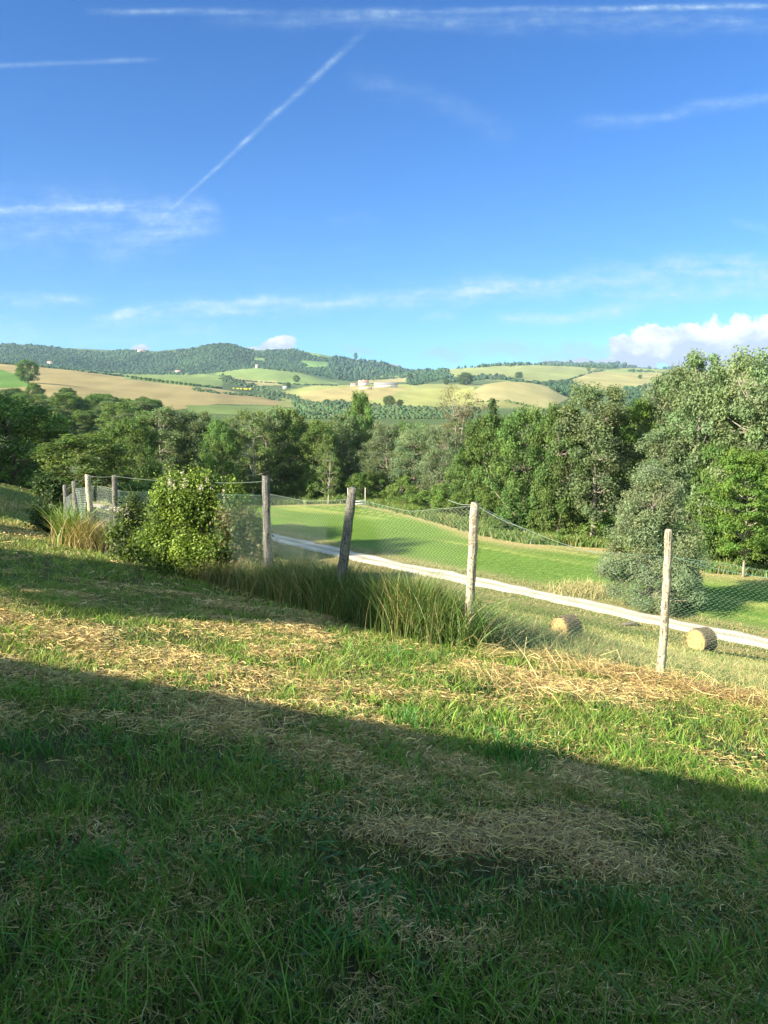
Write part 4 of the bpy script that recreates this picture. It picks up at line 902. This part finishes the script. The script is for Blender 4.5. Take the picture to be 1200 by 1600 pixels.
# ------------------------------------------------------------ far buildings
M['plaster'] = mat_col('plaster', ns=(.5, 3.), amt=.12, bump=.1); M['tiles'] = mat_col('roof_tiles', ns=(.6, 5.), amt=.2, bump=.3)
M['glass'] = mat_col('window_glass', rough=.15, spec=.6, ns=(1.,), amt=.1, bump=0)
def house(name, x, y, L, W, H, rh, rz, wc, rc, label, cat='house', group=None, nwin=3, z=None, chim=False, sink=.5):
    z = float(zt(x, y)) if z is None else z; e = empty(name, (x, y, z), rz, label=label, cat=cat, group=group)
    b = MB(); b.box(-L/2, L/2, -W/2, W/2, -sink, H, wc)
    for s in (-1, 1): b.add([(s*L/2, -W/2, H), (s*L/2, W/2, H), (s*L/2, 0, H+rh)], None, [(0, 1, 2)], wc)
    b.build('wall', M['plaster'], e)
    b = MB(); o_ = .04*W+.25; t = .18
    for s in (-1, 1):
        y0 = s*(W/2+o_); z0 = H-rh*o_/(W/2)
        V = [(-L/2-o_, y0, z0+.03), (L/2+o_, y0, z0+.03), (L/2+o_, 0, H+rh+.03), (-L/2-o_, 0, H+rh+.03)]
        b.add(V+[(a, c, d+t) for a, c, d in V], [(0, 1, 2, 3), (4, 5, 6, 7), (0, 1, 5, 4), (1, 2, 6, 5), (3, 0, 4, 7)], None, rc)
    rf = b.build('roof', M['tiles'], e)
    if chim:
        b = MB(); b.box(-.4, .4, .3, 1.1, H+rh*.5, H+rh+1., wc); b.build('chimney', M['plaster'], rf)
    for i in range(nwin):
        xx = -L/2+(i+.5)*L/nwin
        b = MB(); b.box(xx-.55, xx+.55, -W/2-.03, -W/2+.02, H*.45, H*.45+1.3, (.06, .07, .08)); w_ = b.build('window', M['glass'], e)
        b = MB(); b.box(xx-.7, xx+.7, -W/2-.12, -W/2-.035, H*.45-.12, H*.45-.01, (.6, .57, .5)); b.build('sill', M['plaster'], w_)
    b = MB(); b.box(-L*.08-.5, -L*.08+.5, -W/2-.04, -W/2+.02, 0, min(2.2, H*.42), (.16, .09, .05)); b.build('door', M['glass'], e)
    return e
def fhouse(u, v, wpx, hpx, wc, rc, label, name='farmhouse', **k):
    q = hit1(u, v)
    while np.isnan(q[0]): v += 1; q = hit1(u, v)
    s = q[1]/1200; L = wpx*s*.9; H = hpx*s*.5; return house(name, q[0], q[1], L, L*.5 if wpx < 30 else L*.25, H, hpx*s*.4, (rng.random()-.5)*.3, wc, rc, label, **k)
WH = (.46, .44, .41); RD = (.24, .15, .12)
fhouse(553, 603.5, 11, 5, WH, RD, 'low white outbuilding at the left end of the farm')
fhouse(568, 602.5, 17, 9, WH, RD, 'white farmhouse with reddish roof at the left of the farm', chim=True)
fhouse(603, 605, 40, 8, (.42, .40, .36), (.16, .15, .15), 'long low barn with grey roof on the right of the farm', name='barn', nwin=6)
fhouse(571, 608, 20, 3.5, (.5, .38, .28), (.36, .27, .2), 'low pinkish shed in front of the farmhouse', name='shed', nwin=2)
fhouse(401, 575, 4, 6, WH, RD, 'tiny white house at the top of the round green hill', nwin=1)
fhouse(445, 608, 6, 5, WH, (.35, .33, .3), 'small pale house at the foot of the round green hill', nwin=1)
fhouse(617, 637, 12, 5, WH, (.55, .52, .48), 'pale shed beside the round dark tree in the centre field', name='shed', nwin=2)
fhouse(278, 583, 9, 5, WH, RD, 'small white house at the foot of the wooded ridge', nwin=2)
fhouse(78, 569, 8, 5, (.65, .55, .4), RD, 'small tan house above the left end of the tan field', nwin=2)
fhouse(221, 550, 12, 4, (.62, .52, .4), RD, 'small tan house on top of the wooded ridge', nwin=2)
# far farm track
pts = [(492, 643), (505, 646), (518, 650), (530, 656)]
H_ = hit([p[0] for p in pts], [p[1] for p in pts]); b = MB(); t = np.linspace(0, 3, 40); cx = np.interp(t, range(4), H_[:, 0]); cy = np.interp(t, range(4), H_[:, 1])
wv = 2.4*H_[0][1]/500; V = []
for a, c in zip(cx, cy):
    for s_ in (-1, 1): V.append((a, c+s_*wv*2, float(zt(a, c+s_*wv*2))+.5))
b.add(V, [(2*i, 2*i+1, 2*i+3, 2*i+2) for i in range(39)], None, (.5, .44, .34)); o = b.build('farm_track', M['gravel']); tag(o, 'pale farm track climbing beyond the valley trees', kind='structure')
# ------------------------------------------------------------ house behind the camera, whose shadow lies on the lawn
g1 = hit1(20, 1052); g2 = hit1(1190, 1262); RZ = 5.9
def lift(g): return g+SD*((RZ-g[2])/SD[2])
r1 = lift(g1); r2 = lift(g2); dr = (r2-r1)[:2]; dr /= np.linalg.norm(dr); a_ = math.atan2(dr[1], dr[0]); mid = r1[:2]+dr*8.5
zb = float(zt(mid[0], mid[1]))
house('country_house', float(mid[0]), float(mid[1]), 24, 6.5, RZ-zb-1.9-.21, 1.9, a_, (.62, .52, .38), (.33, .18, .12), 'plastered country house behind the photographer whose shadow lies on the lawn', z=zb, chim=False, nwin=6, sink=3)
# ------------------------------------------------------------ sun, sky, haze, camera
sun = bpy.data.lights.new('sun', 'SUN'); sun.energy = SUN_E; sun.angle = radians(.55); sun.color = (1., .90, .74)
so = bpy.data.objects.new('sun', sun); C.objects.link(so); so.location = (-40, -10, 40)
from mathutils import Vector
so.rotation_euler = Vector(-SD).to_track_quat('-Z', 'Y').to_euler()
w = bpy.data.worlds.new('World'); sc.world = w; w.use_nodes = True; nt = w.node_tree; nt.nodes.clear(); N = NT(nt)
sky = N.n('ShaderNodeTexSky'); sky.sky_type = 'NISHITA'; sky.sun_disc = False; sky.sun_elevation = SUNEL
sky.sun_rotation = math.atan2(SD[0], SD[1]); sky.altitude = 400; sky.air_density = 1.; sky.dust_density = .35; sky.ozone_density = 2.2
tc = N.n('ShaderNodeTexCoord').outputs['Generated']
sep = N.n('ShaderNodeSeparateXYZ', {0: tc}); dx, dy, dz = sep.outputs
iy = N.m('DIVIDE', 1., N.m('MAXIMUM', dy, .05)); gx = N.m('MULTIPLY', dx, iy); gz = N.m('MULTIPLY', dz, iy)
front = N.ramp(dy, .05, .3)
gp = N.n('ShaderNodeCombineXYZ', {0: gx, 1: gz, 2: 0.}).outputs[0]
nz = N.n('ShaderNodeTexNoise', {'Vector': gp, 'Scale': 9., 'Detail': 5., 'Roughness': .6}).outputs['Color']
wob = N.n('ShaderNodeVectorMath', {0: nz, 1: (-.5, -.5, -.5)}, operation='ADD').outputs[0]
def warp(a):
    s_ = N.n('ShaderNodeVectorMath', {0: wob}, operation='SCALE'); s_.inputs['Scale'].default_value = a
    return N.n('ShaderNodeVectorMath', {0: gp, 1: s_.outputs[0]}, operation='ADD').outputs[0]
WP = {k: warp(k) for k in (.006, .03, .06)}
def gno(u, v): a, y, z = ray(u, v); return (float(a/y), float(z/y))
def segm(u1, v1, u2, v2, w1, w2, inten, wp):
    a = gno(u1, v1); b_ = gno(u2, v2); d = (b_[0]-a[0], b_[1]-a[1]); L = math.hypot(*d); d = (d[0]/L, d[1]/L)
    rel = N.n('ShaderNodeVectorMath', {0: WP[wp], 1: (-a[0], -a[1], 0)}, operation='ADD').outputs[0]
    t = N.n('ShaderNodeVectorMath', {0: rel, 1: (d[0]/L, d[1]/L, 0)}, operation='DOT_PRODUCT').outputs['Value']
    s_ = N.n('ShaderNodeVectorMath', {0: rel, 1: (-d[1], d[0], 0)}, operation='DOT_PRODUCT').outputs['Value']
    tt = N.m('MINIMUM', N.m('MAXIMUM', t, 0.), 1.); wd = N.m('ADD', N.m('MULTIPLY', tt, (w2-w1)/1200.), w1/1200.)
    q_ = N.m('DIVIDE', s_, wd); g = N.m('EXPONENT', N.m('MULTIPLY', N.m('MULTIPLY', q_, q_), -1.))
    e1 = N.ramp(t, -.02, .15); e2 = N.ramp(t, 1.02, .85)
    return N.m('MULTIPLY', N.m('MULTIPLY', g, N.m('MULTIPLY', e1, e2)), inten)
SEG = [(250, 342, 572, 48, 2, 5, .34, .006), (130, 18, 430, 18, 4, 4, .3, .006), (420, 20, 1300, 8, 4, 5, .24, .006), (330, 30, 1300, 38, 10, 14, .2, .03), (900, 14, 1300, 6, 3, 4, .3, .006),
       (-80, 104, 250, 93, 3, 4, .2, .006), (-80, 330, 220, 319, 4, 5, .36, .03), (140, 400, 340, 335, 16, 22, .3, .06), (-60, 350, 330, 330, 45, 32, .24, .06), (60, 300, 340, 330, 14, 14, .14, .06), (890, 190, 1020, 182, 9, 9, .18, .03), (990, 186, 1300, 138, 7, 9, .26, .03),
       (540, 120, 820, 205, 14, 16, .09, .06), (1130, 345, 1300, 362, 6, 7, .2, .03), (-60, 475, 170, 458, 7, 9, .4, .06), (140, 492, 460, 478, 7, 10, .7, .06), (420, 488, 820, 445, 12, 18, .55, .06),
       (700, 462, 1300, 402, 14, 20, .55, .06), (760, 500, 1000, 488, 8, 9, .6, .03), (655, 499, 715, 496, 6, 6, .4, .03), (930, 478, 1300, 430, 18, 24, .45, .06), (-100, 520, 400, 505, 20, 26, .2, .06), (500, 348, 600, 344, 5, 5, .08, .03)]
st = N.n('ShaderNodeMapping', {'Vector': gp, 'Scale': (5., 22., 1.), 'Rotation': (0, 0, -.08)}).outputs[0]
fine = N.n('ShaderNodeTexNoise', {'Vector': st, 'Scale': 3., 'Detail': 7., 'Roughness': .65}).outputs[0]
fm = N.m('ADD', N.m('MULTIPLY', N.ramp(fine, .34, .66), .95), .15)
tot = None
for s_ in SEG:
    g = segm(*s_); tot = g if tot is None else N.m('ADD', tot, g)
hf_ = N.n('ShaderNodeTexNoise', {'Vector': gp, 'Scale': 60., 'Detail': 6., 'Roughness': .7}).outputs[0]
cirrus = N.m('MULTIPLY', N.m('MULTIPLY', N.m('MULTIPLY', tot, 1.45), N.m('ADD', N.m('MULTIPLY', N.ramp(hf_, .35, .62), .65), .4)), fm, clamp=True)
# broken veil of cirrus low in the sky
veil = N.m('MULTIPLY', N.m('MULTIPLY', N.ramp(fine, .5, .8), N.ramp(gz, .30, .05)), .16)
cirrus = N.m('MULTIPLY', N.m('ADD', cirrus, veil, clamp=True), front)
# cumulus
ELL = [(1100, 545, 110, 40), (1165, 545, 100, 44), (1215, 540, 120, 42), (1030, 528, 48, 18), (1000, 553, 66, 28), (960, 566, 50, 16), (435, 540, 34, 13), (420, 546, 40, 9), (930, 567, 75, 12), (1010, 545, 75, 22), (215, 541, 16, 6), (1330, 550, 140, 45), (600, 572, 30, 5)]
GREY = [(800, 548, 95, 14), (870, 556, 90, 14), (700, 552, 50, 8), (920, 545, 60, 12), (560, 548, 30, 6)]
n1 = N.n('ShaderNodeTexNoise', {'Vector': gp, 'Scale': 34., 'Detail': 8., 'Roughness': .62}).outputs[0]
mpn = N.n('ShaderNodeMapping', {'Vector': gp, 'Scale': (1, 1.5, 1)}).outputs[0]
n2 = N.n('ShaderNodeTexNoise', {'Vector': mpn, 'Scale': 20., 'Detail': 6., 'Roughness': .6}).outputs[0]
def ell(L, gpv):
    mx = None
    for u, v, rx, ry in L:
        c0 = gno(u, v); rel = N.n('ShaderNodeVectorMath', {0: gpv, 1: (-c0[0], -c0[1], 0)}, operation='ADD').outputs[0]
        sc_ = N.n('ShaderNodeVectorMath', {0: rel, 1: (1200./rx, 1200./ry, 0)}, operation='MULTIPLY').outputs[0]
        ln = N.n('ShaderNodeVectorMath', {0: sc_}, operation='LENGTH').outputs['Value']; g = N.m('SUBTRACT', 1., ln)
        mx = g if mx is None else N.m('MAXIMUM', mx, g)
    return mx
WC = warp(.034)
dn = N.m('ADD', ell(ELL, WC), N.m('MULTIPLY', N.m('SUBTRACT', n1, .5), 1.7))
cum = N.m('MULTIPLY', N.ramp(dn, .0, .2), front)
dg = N.m('ADD', ell(GREY, WP[.06]), N.m('MULTIPLY', N.m('SUBTRACT', n2, .5), 2.4))
cg = N.m('MULTIPLY', N.m('MULTIPLY', N.ramp(dg, -.15, .6), front), .45)
zl = gno(600, 545)[1]; zh = gno(600, 502)[1]
hf = N.n('ShaderNodeMapRange', {0: gz, 1: zl, 2: zh, 3: 0., 4: 1.}, clamp=False).outputs[0]
lit = N.ramp(N.m('ADD', hf, N.m('MULTIPLY', N.m('SUBTRACT', n2, .5), 3.2)), -.1, .75)
SKY = sky.outputs[0]
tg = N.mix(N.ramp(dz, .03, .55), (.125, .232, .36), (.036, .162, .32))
tint = N.mix(N.ramp(dy, .05, -.35), tg, (1.32, 1.24, .88))  # unseen sky behind the camera boosted and warmed as fill for the shaded foreground
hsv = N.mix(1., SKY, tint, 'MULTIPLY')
c = N.mix(cirrus, hsv, CIRC)
c = N.mix(cg, c, (.72, .94, 1.28))
cc = N.mix(lit, (.92, 1.04, 1.25), (1.88, 1.86, 1.83))
c = N.mix(cum, c, cc)
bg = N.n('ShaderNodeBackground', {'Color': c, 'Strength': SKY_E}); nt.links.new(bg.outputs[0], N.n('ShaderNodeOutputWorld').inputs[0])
# haze
b = MB(); b.box(-8500, 8500, -400, 5400, -12.5, 520)
m, nt = newmat('haze'); N = NT(nt)
v = N.n('ShaderNodeVolumePrincipled', {'Color': (.45, .66, .95, 1), 'Density': HAZE, 'Anisotropy': .0}); nt.links.new(v.outputs[0], N.n('ShaderNodeOutputMaterial').inputs['Volume'])
hz = b.build('haze', m); tag(hz, kind='stuff', label='thin blue summer haze over the valley', cat='haze')
cam = bpy.data.cameras.new('camera'); co = bpy.data.objects.new('camera', cam); C.objects.link(co); sc.camera = co
cam.sensor_fit = 'VERTICAL'; cam.sensor_height = 24; cam.lens = 18; cam.clip_start = .05; cam.clip_end = 30000
co.location = CAM; co.rotation_euler = (radians(90)-TH, 0, 0)
sc.view_settings.view_transform = 'Standard'; sc.view_settings.look = 'None'; sc.view_settings.gamma = 1; sc.view_settings.exposure = EXPO; sc.view_settings.use_curve_mapping = False
sc.render.resolution_x = 768; sc.render.resolution_y = 1024
sc.cycles.max_bounces = 6; sc.cycles.diffuse_bounces = 3; sc.cycles.transmission_bounces = 3; sc.cycles.volume_bounces = 0; sc.cycles.sample_clamp_indirect = 4
